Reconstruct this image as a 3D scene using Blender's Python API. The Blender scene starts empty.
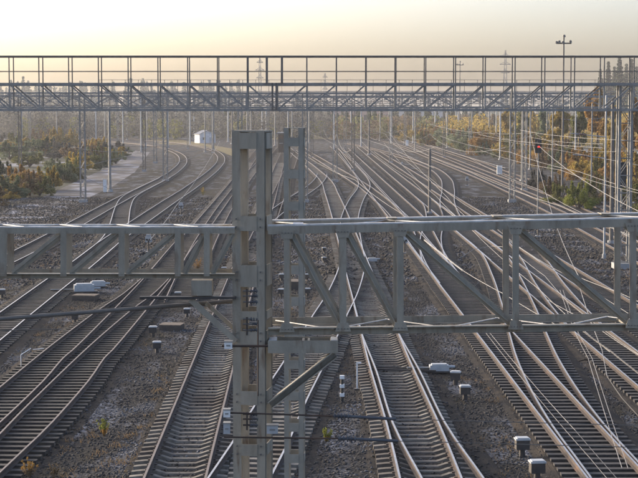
import bpy, math, random
import numpy as np
from mathutils import Vector, Matrix
R = math.radians
random.seed(7); rng = np.random.default_rng(7)

# ------------------------------------------------------------------ camera, sky, sun, exposure
sc = bpy.context.scene
col = sc.collection
F = 1590.0; HC = 9.6; YH = 117.0            # focal length (photo px), eye height, horizon row
PITCH = math.atan((239.0 - YH) / F)
cam = bpy.data.cameras.new('camera'); cam.sensor_width = 36; cam.lens = 36 * F / 638.0
cam.clip_start = 0.5; cam.clip_end = 9000
camo = bpy.data.objects.new('camera', cam); col.objects.link(camo)
camo.location = (0, 0, HC); camo.rotation_euler = (R(90) - PITCH, 0, 0)
sc.camera = camo

SUN_EL = R(13.0); SUN_AZ = R(-59.0)           # azimuth from +Y, negative = to the left
w = bpy.data.worlds.new('World'); sc.world = w; w.use_nodes = True
nt = w.node_tree
bg = nt.nodes['Background']; sky = nt.nodes.new('ShaderNodeTexSky')
sky.sky_type = 'NISHITA'; sky.sun_disc = False; sky.sun_elevation = SUN_EL; sky.sun_rotation = SUN_AZ
sky.air_density = 0.6; sky.dust_density = 5.6; sky.ozone_density = 1.0; sky.altitude = 60
nt.links.new(sky.outputs[0], bg.inputs[0]); bg.inputs[1].default_value = 0.15
sl = bpy.data.lights.new('sun', 'SUN'); sl.energy = 0.5; sl.angle = R(10); sl.color = (1.0, 0.90, 0.80)
so = bpy.data.objects.new('sun', sl); col.objects.link(so)
so.rotation_euler = Vector((-math.sin(SUN_AZ) * math.cos(SUN_EL), -math.cos(SUN_AZ) * math.cos(SUN_EL), -math.sin(SUN_EL))).to_track_quat('-Z', 'Y').to_euler()
so.location = (-60, 40, 60)
sc.view_settings.view_transform = 'Standard'; sc.view_settings.look = 'None'
sc.view_settings.exposure = 1.84; sc.view_settings.gamma = 1.0
sc.cycles.max_bounces = 6; sc.cycles.volume_bounces = 1
sc.cycles.use_denoising = True

# ------------------------------------------------------------------ helpers
CP, SP = math.cos(PITCH), math.sin(PITCH)
def ray(px, py):
    u = (px - 319) / F; v = -(py - 239) / F
    return Vector((u, CP + v * SP, -SP + v * CP))
def G(px, py, z=0.0):
    d = ray(px, py); t = (z - HC) / d.z
    return Vector((d.x * t, d.y * t, z))
def P(px, py, Y):
    d = ray(px, py); t = Y / d.y
    return Vector((d.x * t, Y, HC + d.z * t))
def tag(o, label=None, cat=None, group=None, kind=None):
    if label: o['label'] = label
    if cat: o['category'] = cat
    if group: o['group'] = group
    if kind: o['kind'] = kind
    return o
def thing(name, label, cat, loc=(0, 0, 0), rz=0.0, group=None):
    o = bpy.data.objects.new(name, None); col.objects.link(o)
    o.location = loc; o.rotation_euler = (0, 0, rz); o.empty_display_size = 0.3
    return tag(o, label, cat, group)
def link(name, me, parent=None, mtx=None):
    o = bpy.data.objects.new(name, me); col.objects.link(o)
    if parent: o.parent = parent
    if mtx is not None: o.matrix_basis = mtx
    return o
def mesh(name, V, Fs, mats, mi=None, smooth=False):
    me = bpy.data.meshes.new(name); me.from_pydata([tuple(v) for v in V], [], [tuple(f) for f in Fs])
    for m in (mats if isinstance(mats, (list, tuple)) else [mats]): me.materials.append(m)
    if mi is not None: me.polygons.foreach_set('material_index', mi)
    if smooth: me.polygons.foreach_set('use_smooth', [True] * len(me.polygons))
    me.update(); return me
def polymesh(name, V, Fa, mat):                 # numpy arrays, all faces same size
    me = bpy.data.meshes.new(name); V = np.asarray(V, dtype=np.float32); Fa = np.asarray(Fa, dtype=np.int32)
    n, k = Fa.shape
    me.vertices.add(len(V)); me.vertices.foreach_set('co', V.ravel())
    me.loops.add(n * k); me.loops.foreach_set('vertex_index', Fa.ravel())
    me.polygons.add(n); me.polygons.foreach_set('loop_start', np.arange(n, dtype=np.int32) * k)
    me.polygons.foreach_set('loop_total', np.full(n, k, dtype=np.int32))
    me.materials.append(mat); me.update(calc_edges=True); me.validate(); return me
class MB:
    def __init__(s): s.V = []; s.F = []; s.M = []
    def prism(s, prof, z0, z1, m=0, mtx=None):
        b = len(s.V); n = len(prof)
        for z in (z0, z1):
            for x, y in prof:
                v = Vector((x, y, z)); s.V.append(mtx @ v if mtx else v)
        for i in range(n):
            j = (i + 1) % n; s.F.append((b + i, b + j, b + n + j, b + n + i)); s.M.append(m)
        s.F.append(tuple(b + i for i in reversed(range(n)))); s.M.append(m)
        s.F.append(tuple(b + n + i for i in range(n))); s.M.append(m)
        return s
    def box(s, c, d, m=0, mtx=None):
        x, y, z = c; a, b_, h = d[0] / 2, d[1] / 2, d[2] / 2
        return s.prism([(x - a, y - b_), (x + a, y - b_), (x + a, y + b_), (x - a, y + b_)], z - h, z + h, m, mtx)
    def cyl(s, p0, p1, r0, r1=None, n=8, m=0):
        p0, p1 = Vector(p0), Vector(p1); r1 = r0 if r1 is None else r1
        q = (p1 - p0).to_track_quat('Z', 'Y'); b = len(s.V)
        for p, r in ((p0, r0), (p1, r1)):
            for i in range(n):
                a = 2 * math.pi * i / n; s.V.append(p + q @ Vector((math.cos(a) * r, math.sin(a) * r, 0)))
        for i in range(n):
            j = (i + 1) % n; s.F.append((b + i, b + j, b + n + j, b + n + i)); s.M.append(m)
        s.F.append(tuple(b + i for i in reversed(range(n)))); s.M.append(m)
        s.F.append(tuple(b + n + i for i in range(n))); s.M.append(m)
        return s
    def me(s, name, mats, smooth=False): return mesh(name, s.V, s.F, mats, s.M, smooth)
    def build(s, name, mats, parent=None, mtx=None, smooth=False):
        return link(name, s.me(name, mats, smooth), parent, mtx)

# ------------------------------------------------------------------ materials
def mat(name, c1, c2=None, scale=3.0, rough=0.8, metal=0.0, detail=5.0, bump=0.0, bscale=None, c3=None, s3=0.4, t3=(0.5, 0.7), objrand=0.0, spec=0.5, stretch=None, emit=None):
    m = bpy.data.materials.new(name); m.use_nodes = True
    n = m.node_tree.nodes; l = m.node_tree.links; b = n['Principled BSDF']
    b.inputs['Roughness'].default_value = rough; b.inputs['Metallic'].default_value = metal
    b.inputs['Specular IOR Level'].default_value = spec
    if c2 is None: c2 = tuple(x * 0.75 for x in c1)
    geo = n.new('ShaderNodeNewGeometry'); src = geo.outputs['Position']
    if stretch:
        mp = n.new('ShaderNodeMapping'); mp.inputs['Scale'].default_value = stretch; l.new(src, mp.inputs[0]); src = mp.outputs[0]
    no = n.new('ShaderNodeTexNoise'); no.inputs['Scale'].default_value = scale; no.inputs['Detail'].default_value = detail; no.inputs['Roughness'].default_value = 0.65
    l.new(src, no.inputs['Vector'])
    rp = n.new('ShaderNodeValToRGB'); rp.color_ramp.elements[0].position = 0.35; rp.color_ramp.elements[1].position = 0.65
    rp.color_ramp.elements[0].color = (*c1, 1); rp.color_ramp.elements[1].color = (*c2, 1)
    l.new(no.outputs['Fac'], rp.inputs[0]); out = rp.outputs[0]
    if c3:
        n3 = n.new('ShaderNodeTexNoise'); n3.inputs['Scale'].default_value = s3; n3.inputs['Detail'].default_value = 6; l.new(src, n3.inputs['Vector'])
        r3 = n.new('ShaderNodeValToRGB'); r3.color_ramp.elements[0].position = t3[0]; r3.color_ramp.elements[1].position = t3[1]
        r3.color_ramp.elements[0].color = (0, 0, 0, 1); r3.color_ramp.elements[1].color = (1, 1, 1, 1); l.new(n3.outputs['Fac'], r3.inputs[0])
        mx = n.new('ShaderNodeMix'); mx.data_type = 'RGBA'; l.new(r3.outputs[0], mx.inputs[0]); l.new(out, mx.inputs[6]); mx.inputs[7].default_value = (*c3, 1); out = mx.outputs[2]
    if objrand:
        oi = n.new('ShaderNodeObjectInfo'); mr = n.new('ShaderNodeMapRange'); mr.inputs[3].default_value = 1 - objrand; mr.inputs[4].default_value = 1 + objrand
        l.new(oi.outputs['Random'], mr.inputs[0]); hs = n.new('ShaderNodeHueSaturation'); l.new(mr.outputs[0], hs.inputs['Value']); l.new(out, hs.inputs['Color']); out = hs.outputs[0]
    l.new(out, b.inputs['Base Color'])
    if bump:
        bn = n.new('ShaderNodeTexNoise'); bn.inputs['Scale'].default_value = bscale or scale * 4; bn.inputs['Detail'].default_value = 4; l.new(geo.outputs['Position'], bn.inputs['Vector'])
        bu = n.new('ShaderNodeBump'); bu.inputs['Strength'].default_value = bump; bu.inputs['Distance'].default_value = 0.03; l.new(bn.outputs['Fac'], bu.inputs['Height']); l.new(bu.outputs[0], b.inputs['Normal'])
    if emit: b.inputs['Emission Color'].default_value = (*emit[0], 1); b.inputs['Emission Strength'].default_value = emit[1]
    return m
M = {}
M['mast'] = mat('weathered_olive_grey_paint', (0.31, 0.28, 0.225), (0.22, 0.198, 0.158), 1.6, 0.62, 0.05, c3=(0.15, 0.10, 0.065), s3=2.6, t3=(0.58, 0.74), bump=0.15, bscale=30, stretch=(3.5, 3.5, 0.8))
M['galv'] = mat('galvanised_steel', (0.27, 0.265, 0.25), (0.18, 0.177, 0.17), 3.0, 0.6, 0.2)
M['galvdark'] = mat('dark_weathered_steel', (0.15, 0.138, 0.125), (0.10, 0.092, 0.085), 3.0, 0.65, 0.1)
M['frost'] = mat('lit_frosted_steel', (0.60, 0.59, 0.58), (0.36, 0.355, 0.35), 9.0, 0.6, 0.0)  # pale tone holds both frost and the sky light on steel tops
M['rust'] = mat('rusty_steel', (0.060, 0.042, 0.034), (0.036, 0.029, 0.027), 6.0, 0.85, 0.1, c3=(0.10, 0.058, 0.038), s3=1.5, t3=(0.55, 0.7))
M['railtop'] = mat('polished_rail_head', (0.50, 0.48, 0.47), (0.36, 0.34, 0.33), 4.0, 0.42, 0.9)
M['railworn'] = mat('dull_rail_head', (0.20, 0.155, 0.125), (0.13, 0.10, 0.085), 5.0, 0.55, 0.5)
M['sleeper'] = mat('concrete_sleeper', (0.165, 0.15, 0.128), (0.085, 0.077, 0.066), 4.0, 0.9, 0, objrand=0.25, bump=0.3, c3=(0.055, 0.042, 0.034), s3=0.35, t3=(0.45, 0.66))
M['bearer'] = mat('weathered_bearer', (0.055, 0.050, 0.044), (0.026, 0.024, 0.022), 4.0, 0.95, 0, objrand=0.3, bump=0.4, c3=(0.03, 0.027, 0.026), s3=0.5, t3=(0.45, 0.62))
M['timber'] = mat('tarred_timber_sleeper', (0.045, 0.040, 0.037), (0.024, 0.022, 0.021), 5.0, 0.8, 0, objrand=0.25, bump=0.4, c3=(0.075, 0.06, 0.05), s3=1.0, t3=(0.58, 0.75))
M['ballast'] = mat('railway_ballast', (0.034, 0.031, 0.029), (0.013, 0.012, 0.012), 14.0, 0.95, 0, bump=0.9, bscale=16, c3=(0.052, 0.042, 0.033), s3=0.9, t3=(0.48, 0.66), spec=0.1)
M['stone'] = mat('ballast_stone', (0.085, 0.080, 0.076), (0.024, 0.022, 0.021), 9.0, 0.9, 0, detail=2, c3=(0.17, 0.178, 0.20), s3=0.30, t3=(0.53, 0.72), spec=0.15)
M['path'] = mat('pale_gravel_path', (0.11, 0.102, 0.096), (0.07, 0.065, 0.062), 1.2, 0.95, 0, bump=0.4, bscale=8, c3=(0.24, 0.245, 0.28), s3=0.3, t3=(0.5, 0.62), spec=0.1)
M['white'] = mat('white_enamel', (0.75, 0.75, 0.75), (0.62, 0.62, 0.62), 6.0, 0.45)
M['greybox'] = mat('grey_cabinet_paint', (0.42, 0.43, 0.44), (0.33, 0.34, 0.35), 5.0, 0.5)
M['black'] = mat('black_plastic_and_shade', (0.02, 0.02, 0.022), (0.03, 0.03, 0.03), 5.0, 0.5)
M['dark'] = mat('dark_steel_fitting', (0.035, 0.033, 0.033), (0.06, 0.05, 0.045), 8.0, 0.6, 0.2)
M['insul'] = mat('porcelain_insulator', (0.16, 0.09, 0.07), (0.10, 0.06, 0.05), 5.0, 0.3)
M['ins_grey'] = mat('grey_insulator', (0.07, 0.075, 0.085), (0.05, 0.05, 0.06), 5.0, 0.4)
M['wire'] = mat('bright_frosted_wire', (0.27, 0.26, 0.25), (0.17, 0.165, 0.158), 1.0, 0.55, 0.1)
M['wiredark'] = mat('dark_feeder_wire', (0.10, 0.095, 0.09), (0.06, 0.055, 0.055), 1.0, 0.6, 0.3)
M['wood'] = mat('grey_board', (0.15, 0.115, 0.085), (0.09, 0.07, 0.055), 4.0, 0.85, stretch=(1, 8, 1))
M['conc'] = mat('pale_concrete', (0.36, 0.36, 0.36), (0.25, 0.25, 0.25), 3.0, 0.85)
M['hutwall'] = mat('white_hut_wall', (0.62, 0.63, 0.66), (0.5, 0.5, 0.53), 2.0, 0.7)
M['hutroof'] = mat('dark_sheet_roof', (0.10, 0.11, 0.13), (0.07, 0.075, 0.09), 2.0, 0.5, 0.3)
M['brick'] = mat('pinkish_cladding', (0.42, 0.27, 0.22), (0.33, 0.22, 0.19), 1.0, 0.8)
M['glass'] = mat('window_glass', (0.05, 0.06, 0.07), (0.04, 0.045, 0.05), 1.0, 0.1)
M['red'] = mat('red_signal_lamp', (0.6, 0.02, 0.02), (0.5, 0.02, 0.02), 1.0, 0.3, emit=((1.0, 0.05, 0.03), 0.4))
M['bark'] = mat('tree_bark', (0.09, 0.075, 0.065), (0.05, 0.042, 0.038), 3.0, 0.9)
FOL = {}
for k, a, b_ in (('green', (0.075, 0.095, 0.05), (0.14, 0.155, 0.10)), ('olive', (0.12, 0.12, 0.04), (0.075, 0.08, 0.035)),
                 ('yellow', (0.28, 0.195, 0.045), (0.17, 0.135, 0.045)), ('orange', (0.22, 0.125, 0.04), (0.15, 0.10, 0.035)),
                 ('rust', (0.13, 0.09, 0.055), (0.09, 0.072, 0.045)), ('bare', (0.085, 0.085, 0.08), (0.055, 0.058, 0.055)),
                 ('spruce', (0.028, 0.042, 0.028), (0.045, 0.055, 0.035)), ('lime', (0.15, 0.17, 0.035), (0.10, 0.10, 0.03))):
    FOL[k] = mm = mat(k + '_leaves', tuple(min(.6, x * 1.45) for x in a), tuple(x * 1.35 for x in b_), 1.2, 0.75, objrand=0.18, spec=0.1)
    nn, ll = mm.node_tree.nodes, mm.node_tree.links; pb = nn['Principled BSDF']; tr = nn.new('ShaderNodeBsdfTranslucent'); mxs = nn.new('ShaderNodeMixShader'); mxs.inputs[0].default_value = 0.45
    ll.new(pb.inputs['Base Color'].links[0].from_socket, tr.inputs[0]); ll.new(pb.outputs[0], mxs.inputs[1]); ll.new(tr.outputs[0], mxs.inputs[2]); ll.new(mxs.outputs[0], nn['Material Output'].inputs[0])

# ------------------------------------------------------------------ ground
def ground_material():
    m = bpy.data.materials.new('yard_ground'); m.use_nodes = True
    n = m.node_tree.nodes; l = m.node_tree.links; b = n['Principled BSDF']; b.inputs['Roughness'].default_value = 1.0; b.inputs['Specular IOR Level'].default_value = 0.1
    geo = n.new('ShaderNodeNewGeometry')
    def noise(s, d, sx=1, sy=1):
        mp = n.new('ShaderNodeMapping'); mp.inputs['Scale'].default_value = (sx, sy, 1); l.new(geo.outputs['Position'], mp.inputs[0])
        t = n.new('ShaderNodeTexNoise'); t.inputs['Scale'].default_value = s; t.inputs['Detail'].default_value = d; t.inputs['Roughness'].default_value = 0.6; l.new(mp.outputs[0], t.inputs['Vector']); return t.outputs['Fac']
    def ramp(f, a, b2, ca=(0, 0, 0), cb=(1, 1, 1)):
        r = n.new('ShaderNodeValToRGB'); r.color_ramp.elements[0].position = a; r.color_ramp.elements[1].position = b2
        r.color_ramp.elements[0].color = (*ca, 1); r.color_ramp.elements[1].color = (*cb, 1); l.new(f, r.inputs[0]); return r.outputs[0]
    def mix(f, a, b2):
        x = n.new('ShaderNodeMix'); x.data_type = 'RGBA'; l.new(f, x.inputs[0])
        for s, v in ((6, a), (7, b2)):
            if isinstance(v, tuple): x.inputs[s].default_value = (*v, 1)
            else: l.new(v, x.inputs[s])
        return x.outputs[2]
    base = ramp(noise(11, 6), 0.35, 0.66, (0.012, 0.012, 0.012), (0.046, 0.044, 0.045))
    dirt = ramp(noise(3, 5), 0.3, 0.7, (0.022, 0.019, 0.013), (0.048, 0.041, 0.029))
    o = mix(ramp(noise(0.16, 6, 1.6, 0.6), 0.48, 0.60), base, dirt)
    frost = mix(ramp(noise(9, 6), 0.44, 0.62), (0.03, 0.031, 0.036), (0.20, 0.21, 0.24))
    o = mix(ramp(noise(0.33, 7, 1.8, 0.5), 0.49, 0.61), o, frost)
    l.new(o, b.inputs['Base Color'])
    vo = n.new('ShaderNodeTexVoronoi'); vo.inputs['Scale'].default_value = 13; l.new(geo.outputs['Position'], vo.inputs['Vector'])
    bu = n.new('ShaderNodeBump'); bu.inputs['Strength'].default_value = 0.8; bu.inputs['Distance'].default_value = 0.05; l.new(vo.outputs['Distance'], bu.inputs['Height'])
    l.new(bu.outputs[0], b.inputs['Normal'])
    return m
M['ground'] = ground_material()
M['field'] = mat('frosty_scrubland', (0.070, 0.066, 0.045), (0.030, 0.034, 0.024), 0.5, 1.0, c3=(0.20, 0.205, 0.23), s3=0.06, t3=(0.52, 0.66), bump=0.5, bscale=2, spec=0.1)
M['drygrass'] = mat('dry_grass', (0.19, 0.145, 0.065), (0.10, 0.09, 0.045), 0.8, 0.95, bump=0.5, bscale=3, spec=0.1)
def sheet(name, pts, z, m, kind='structure'):
    V = [(p[0], p[1], z) for p in pts]
    return tag(link(name, mesh(name, V, [tuple(range(len(V)))], m)), kind=kind)
sheet('terrain', [(-3000, -200), (3000, -200), (3000, 3200), (-3000, 3200)], -0.02, M['field'])
yb = [(-40, 5), (40, 5), (52, 150), (46, 330), (70, 700), (-120, 700)] + [tuple(G(x, y, 0).xy) for x, y in ((100, 146), (122, 158), (92, 176), (60, 200), (0, 214), (-60, 224))] + [(-40, 100)]
sheet('yard_ground', yb, 0.0, M['ground'])
sheet('gravel_path', [tuple(G(x, y, 0).xy) for x, y in ((-120, 236), (-10, 213), (30, 203), (75, 182), (118, 163), (126, 150), (150, 152), (135, 172), (112, 187), (75, 204), (52, 216), (10, 226), (-120, 252))], 0.008, M['path'])
for pp in (((150, 139), (182, 140), (240, 150), (246, 158), (232, 156), (205, 146), (160, 144)), ((238, 131), (430, 129), (430, 138), (235, 140)), ((165, 131), (238, 133), (238, 138), (166, 136.5))):
    sheet('grass_verge', [tuple(G(x, y, 0).xy) for x, y in pp], 0.012 + 0.004 * random.random(), M['drygrass'])

# ------------------------------------------------------------------ railway tracks
RT = 0.30; HG = 0.797                         # rail top height, half the rail spacing
def spline(pts, step):
    P_ = [2 * pts[0] - pts[1]] + pts + [2 * pts[-1] - pts[-2]]; out = []
    for i in range(1, len(P_) - 2):
        a, b_, c, d = P_[i - 1:i + 3]; n = max(1, int((c - b_).length / step))
        for k in range(n):
            t = k / n
            out.append(0.5 * ((2 * b_) + (c - a) * t + (2 * a - 5 * b_ + 4 * c - d) * t * t + (3 * b_ - a - 3 * c + d) * t ** 3))
    out.append(pts[-1]); return out
def centre(px, side=-1):
    """centre line from the traced pixels of one rail (side -1: left rail traced)"""
    q = [G(x, y, RT) for x, y in px]; q = [Vector((p.x, p.y)) for p in q]; o = []
    for i, p in enumerate(q):
        t = (q[min(i + 1, len(q) - 1)] - q[max(i - 1, 0)]).normalized()
        nrm = Vector((t.y, -t.x))              # to the right of travel (travel away from the camera)
        o.append(p + nrm * (HG * -side))
    return o
def straight(s, vp, y0, y1):
    X = s * (HC - RT); t = (vp - 319) / F
    return [Vector((X + t * y, y)) for y in np.linspace(y0, y1, 9)]
TR = []
def track(label, pts, kind='concrete', head='bright', sl=True, nearrail=None): TR.append(dict(label=label, pts=pts, kind=kind, head=head, sl=sl))
track('straight track left of the near steel mast, with pale zigzag concrete sleepers', straight(-0.3365, 295.5, 33, 420), head='worn')
track('main track under the right truss, two shiny rails running to the lower centre', centre([(404, 495), (400, 478), (386.6, 423), (367.7, 358), (357.7, 317), (345, 268), (332.6, 218.5), (325, 193), (320, 180), (306, 166), (290, 152), (280, 143)]))
track('straight dark-sleepered track leaving by the lower right corner of the photo', straight(0.852, 312, 33, 420), 'timber')
track('long straight track one place right of the dark-sleepered corner track', straight(1.266, 322, 33, 500), 'timber')
track('left-hand yard track whose rails leave the lower left corner under the long grey tube', centre([(-110, 512), (-62, 473), (-30, 447), (0, 422), (43, 381), (63, 358), (83, 340), (141, 281), (174, 243), (193, 225), (235, 176), (252, 154), (262, 141)]), head='worn')
track('second curved track from the left, sweeping left behind the small white hut', centre([(-80, 370), (-30, 334), (0, 312), (46, 279.5), (61, 270), (100, 241), (128, 223), (160, 202.5), (185, 187), (207.7, 171), (217, 161), (216, 154.4), (207, 149), (190, 145), (165, 142), (100, 137), (0, 131)]), 'timber')
track('leftmost curved track, beside the pale gravel path and bushes', centre([(-80, 292), (0, 257), (39, 238), (62, 226), (118, 197), (160, 177), (172.5, 169), (179, 162), (178, 155.7), (170, 151), (155, 146.5), (120, 142.5), (60, 138), (0, 134.5)]), 'timber')
track('S-curved track passing behind the near steel mast and crossing the central main track', centre([(200, 495), (208, 478), (231.6, 443.5), (258, 400), (284, 361), (311, 318), (330, 288), (340, 262), (340, 240), (341, 218), (349, 200), (358, 187), (357, 178), (350, 168), (338, 154), (330, 146)]))
track('diverging track at the lower centre, splitting to the right off the main track', centre([(428, 495), (421.8, 478), (393, 423), (376.5, 371), (362, 334), (354, 305)]))
track('short connecting track joining the two curved tracks on the left', centre([(60, 270.5), (84, 253), (101, 239), (109, 226), (115.6, 206), (123, 196), (140, 187), (160, 177.5)]), 'timber')
track('track diverging to the left out of the left-hand yard track', centre([(-150, 512), (-70, 447), (-17, 401), (50, 346), (98, 310), (125, 292), (150, 270), (166, 252)]), head='worn')
track('dark-sleepered connecting track bending from the right-hand line into the corner track', centre([(597, 490), (590, 476), (573, 453), (553, 426), (532, 391), (517, 358), (509, 331), (502, 304), (492, 274), (480, 251), (458, 232), (438, 215), (427, 206)]), 'timber')
track('crooked track bending sharply down beside the dark round pole', centre([(491, 260), (465, 238), (452.5, 227), (443, 215), (440, 201), (442, 189), (440, 178), (428, 168), (405, 159), (375, 150), (345, 143)]), 'timber')
track('inner of the long tracks running out to the right edge below the white cabinet', centre([(760, 330), (638, 262), (614, 248), (580, 229), (537, 206), (478, 178), (431, 159), (400, 146.5), (370, 137), (350, 131)]), 'timber')
track('second long track to the right edge, just behind the inner one', centre([(800, 312), (638, 241), (578.5, 213), (523, 189.6), (470, 168), (436, 154.5), (405, 143), (380, 135)]), 'timber')
track('outermost right track, along the foot of the yellow bushes', centre([(820, 282), (638, 222), (560, 193), (500, 172), (472, 161), (440, 150), (413, 141), (390, 134)]), 'timber', head='worn')
track('crossover track cutting from behind the second mast towards the corner track', centre([(440, 283), (425, 263.5), (409, 242), (394, 220), (376, 201), (353, 182.5), (320, 161.5), (305, 152), (294, 143)]))
track('straight track between the second mast and the near mast, with dark rails', straight(-0.42, 311, 95, 420), head='worn')
track('dark-railed track left of the near mast, half way up the yard', centre([(165, 300), (183, 262), (201, 231), (222, 201), (243, 176), (262, 157), (276, 144)]), head='worn')
track('far straight track between the corner track and the long right-hand track', [Vector(q) for q in ((7.58, 78), (7.52, 92), (7.75, 106), (8.3, 122), (8.85, 140), (9.02, 160), (8.87, 200), (8.6, 280), (8.0, 480))], head='bright')
track('long straight track on the right, outside the one beside the corner track', [Vector((14.9 + .0019 * y, y)) for y in (40, 80, 140, 220, 320, 430)], 'timber')
track('right-hand crossover between the two long straight tracks behind the right truss', [Vector(q) for q in ((11.9, 62), (12.0, 72), (12.9, 88), (14.2, 105), (15.05, 120), (15.15, 130))], 'timber')
track('middle crossover from the corner track out to the long straight track', [Vector(q) for q in ((7.5, 95), (7.6, 105), (8.6, 122), (10.6, 145), (11.9, 168), (12.1, 182))], 'timber')
track('far crossover between the second mast and the near mast, running up to the right', [Vector(q) for q in ((-5.0, 128), (-4.9, 142), (-3.2, 175), (-.8, 215), (.3, 245), (.5, 262))], head='bright')
for t in TR: t['sm'] = spline(t['pts'], 1.5)
def xat(t, y):
    a = t['Y']; 
    if y < a[0] or y > a[-1]: return None
    return float(np.interp(y, a, t['X']))
for t in TR:
    ys = [p.y for p in t['sm']]; k = len(ys)
    for i in range(1, len(ys)):
        if ys[i] <= ys[i - 1] + 1e-4: k = i; break
    t['Y'] = np.array(ys[:k]); t['X'] = np.array([p.x for p in t['sm'][:k]])
rail_prof = [(-0.075, 0), (0.075, 0), (0.075, 0.012), (0.012, 0.03), (0.012, 0.11), (0.036, 0.122), (0.036, 0.145), (0.028, 0.152), (-0.028, 0.152), (-0.036, 0.145), (-0.036, 0.122), (-0.012, 0.11), (-0.012, 0.03), (-0.075, 0.012)]
def sweep(name, pts2, off, prof, z, mats, parent, topfaces=(7,)):
    V = []; Fs = []; mi = []; n = len(prof); N = len(pts2)
    for i, p in enumerate(pts2):
        t = (pts2[min(i + 1, N - 1)] - pts2[max(i - 1, 0)]).normalized(); nr = Vector((t.y, -t.x))
        for a, h in prof: q = p + nr * (off + a); V.append((q.x, q.y, z + h))
    for i in range(N - 1):
        for j in range(n):
            k = (j + 1) % n; Fs.append((i * n + j, i * n + k, (i + 1) * n + k, (i + 1) * n + j)); mi.append(1 if j in topfaces else 0)
    Fs.append(tuple(reversed(range(n)))); mi.append(0); Fs.append(tuple((N - 1) * n + j for j in range(n))); mi.append(0)
    return link(name, mesh(name, V, Fs, mats, mi), parent)
def sleeper_mesh():
    b = MB(); L = [(-1.30, 0.12), (-1.0, 0.15), (-0.62, 0.15), (-0.38, 0.07), (0.38, 0.07), (0.62, 0.15), (1.0, 0.15), (1.30, 0.12)]
    for s in (-1, 1):
        pass
    V = []; 
    for x, z in L:
        V += [(x, -0.15, 0.0), (x, -0.10, z), (x, 0.10, z), (x, 0.15, 0.0)]
    Fs = []
    for i in range(len(L) - 1):
        a = i * 4; c = a + 4
        for j in range(3): Fs.append((a + j, a + j + 1, c + j + 1, c + j)[::-1])
    Fs.append((0, 1, 2, 3)); e = (len(L) - 1) * 4; Fs.append((e + 3, e + 2, e + 1, e))
    mi = [0] * len(Fs); b.V = [Vector(v) for v in V]; b.F = Fs; b.M = mi
    for s in (-1, 1):
        for d in (-0.1, 0.1): b.box((s * HG + d, 0, 0.165), (0.07, 0.13, 0.03), 1)
    return b.me('sleeper', [M['sleeper'], M['rust']])
def timber_mesh():
    b = MB(); b.prism([(-0.5, -0.12), (0.5, -0.12), (0.5, 0.12), (-0.5, 0.12)], 0.0, 0.147, 0); return b.me('bearer', [M['timber']])
def bearer_conc(m):
    b = MB(); b.prism([(-0.5, -0.12), (0.5, -0.12), (0.5, 0.12), (-0.5, 0.12)], 0.0, 0.147, 0); return b.me('bearer', [M[m]])
SM, TM, BC = sleeper_mesh(), timber_mesh(), bearer_conc('bearer')
BL = bearer_conc('sleeper')
def xf(V, mtx): return [mtx @ Vector(v) for v in V]
for i, t in enumerate(TR):
    pts = t['sm']; p0 = pts[len(pts) // 2]
    root = thing('railway_track', t['label'], 'railway track', (0, 0, 0.012 * (i % 2) * 0), group='railway tracks of the yard')
    hm = M['railtop'] if t['head'] == 'bright' else M['railworn']
    for s in (-1, 1): sweep('rail', pts, s * HG, rail_prof, 0.149 + 0.0012 * (i % 5), [M['rust'], hm], root, (7,))
    bz = 0.012 + 0.0028 * i + (0.035 if t['kind'] == 'timber' else 0)
    bp = [(-1.9, -0.05), (1.9, -0.05), (1.45, bz), (-1.45, bz)]
    sweep('ballast_bed', pts, 0, bp[::-1], 0.0, [M['ballast'], M['ballast']], root, ())
    # sleepers
    acc = 0.0; nxt = 0.1 * (i % 6); cnt = 0; FV = []; FF = []; farn = 0
    for a, b_ in zip(pts[:-1], pts[1:]):
        L = (b_ - a).length
        while nxt < acc + L:
            q = a + (b_ - a) * ((nxt - acc) / L); nxt += 0.61
            if q.y > 330 or q.y < 30: continue
            if abs(q.x) > q.y * 0.2 + 6: continue
            lo, hi = -1.3, 1.3; skip = False; ext = False
            for j, u in enumerate(TR):
                if j == i: continue
                x = xat(u, q.y)
                if x is None: continue
                dx = x - q.x
                if abs(dx) < 2.5:
                    if i in (0, 1, 7, 8):
                        if j < i:
                            if dx < 0: lo = max(lo, dx + 1.33)
                            else: hi = min(hi, dx - 1.33)
                        continue
                    if j < i: skip = True; break
                    lo = min(lo, dx - 1.3); hi = max(hi, dx + 1.3); ext = True
            if skip or hi - lo < 0.5: continue
            if hi - lo < 2.55: ext = True
            ang = math.atan2(-(b_ - a).x, (b_ - a).y) + random.uniform(-0.012, 0.012)
            zz = random.uniform(-0.004, 0.0)
            wood = t['kind'] == 'timber'
            me = TM if wood else ((BL if i in (0, 1, 7) else BC) if ext else SM)
            if wood or ext: mx = Matrix.Translation((q.x, q.y, zz)) @ Matrix.Rotation(ang, 4, 'Z') @ Matrix.Translation(((lo + hi) / 2, 0, 0)) @ Matrix.Diagonal((hi - lo, 1, 1, 1))
            else: mx = Matrix.Translation((q.x + random.uniform(-.02, .02), q.y, zz)) @ Matrix.Rotation(ang, 4, 'Z')
            if cnt < 150 and q.y < 135:
                link('sleeper', me, root, mx); cnt += 1
            else:
                b0 = len(FV); l2, h2 = lo, hi
                for x, y, z in ((l2, -.13, .147), (h2, -.13, .147), (h2, .13, .147), (l2, .13, .147), (l2, -.14, 0), (h2, -.14, 0)):
                    v = Matrix.Translation((q.x, q.y, zz)) @ Matrix.Rotation(ang, 4, 'Z') @ Vector((x, y, z)); FV.append(v)
                FF += [(b0, b0 + 1, b0 + 2, b0 + 3), (b0 + 4, b0 + 5, b0 + 1, b0)]
        acc += L
    if FV: tag(link('sleepers', mesh('sleepers', FV, FF, M['timber'] if t['kind'] == 'timber' else M['sleeper']), root), kind='stuff')

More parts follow.
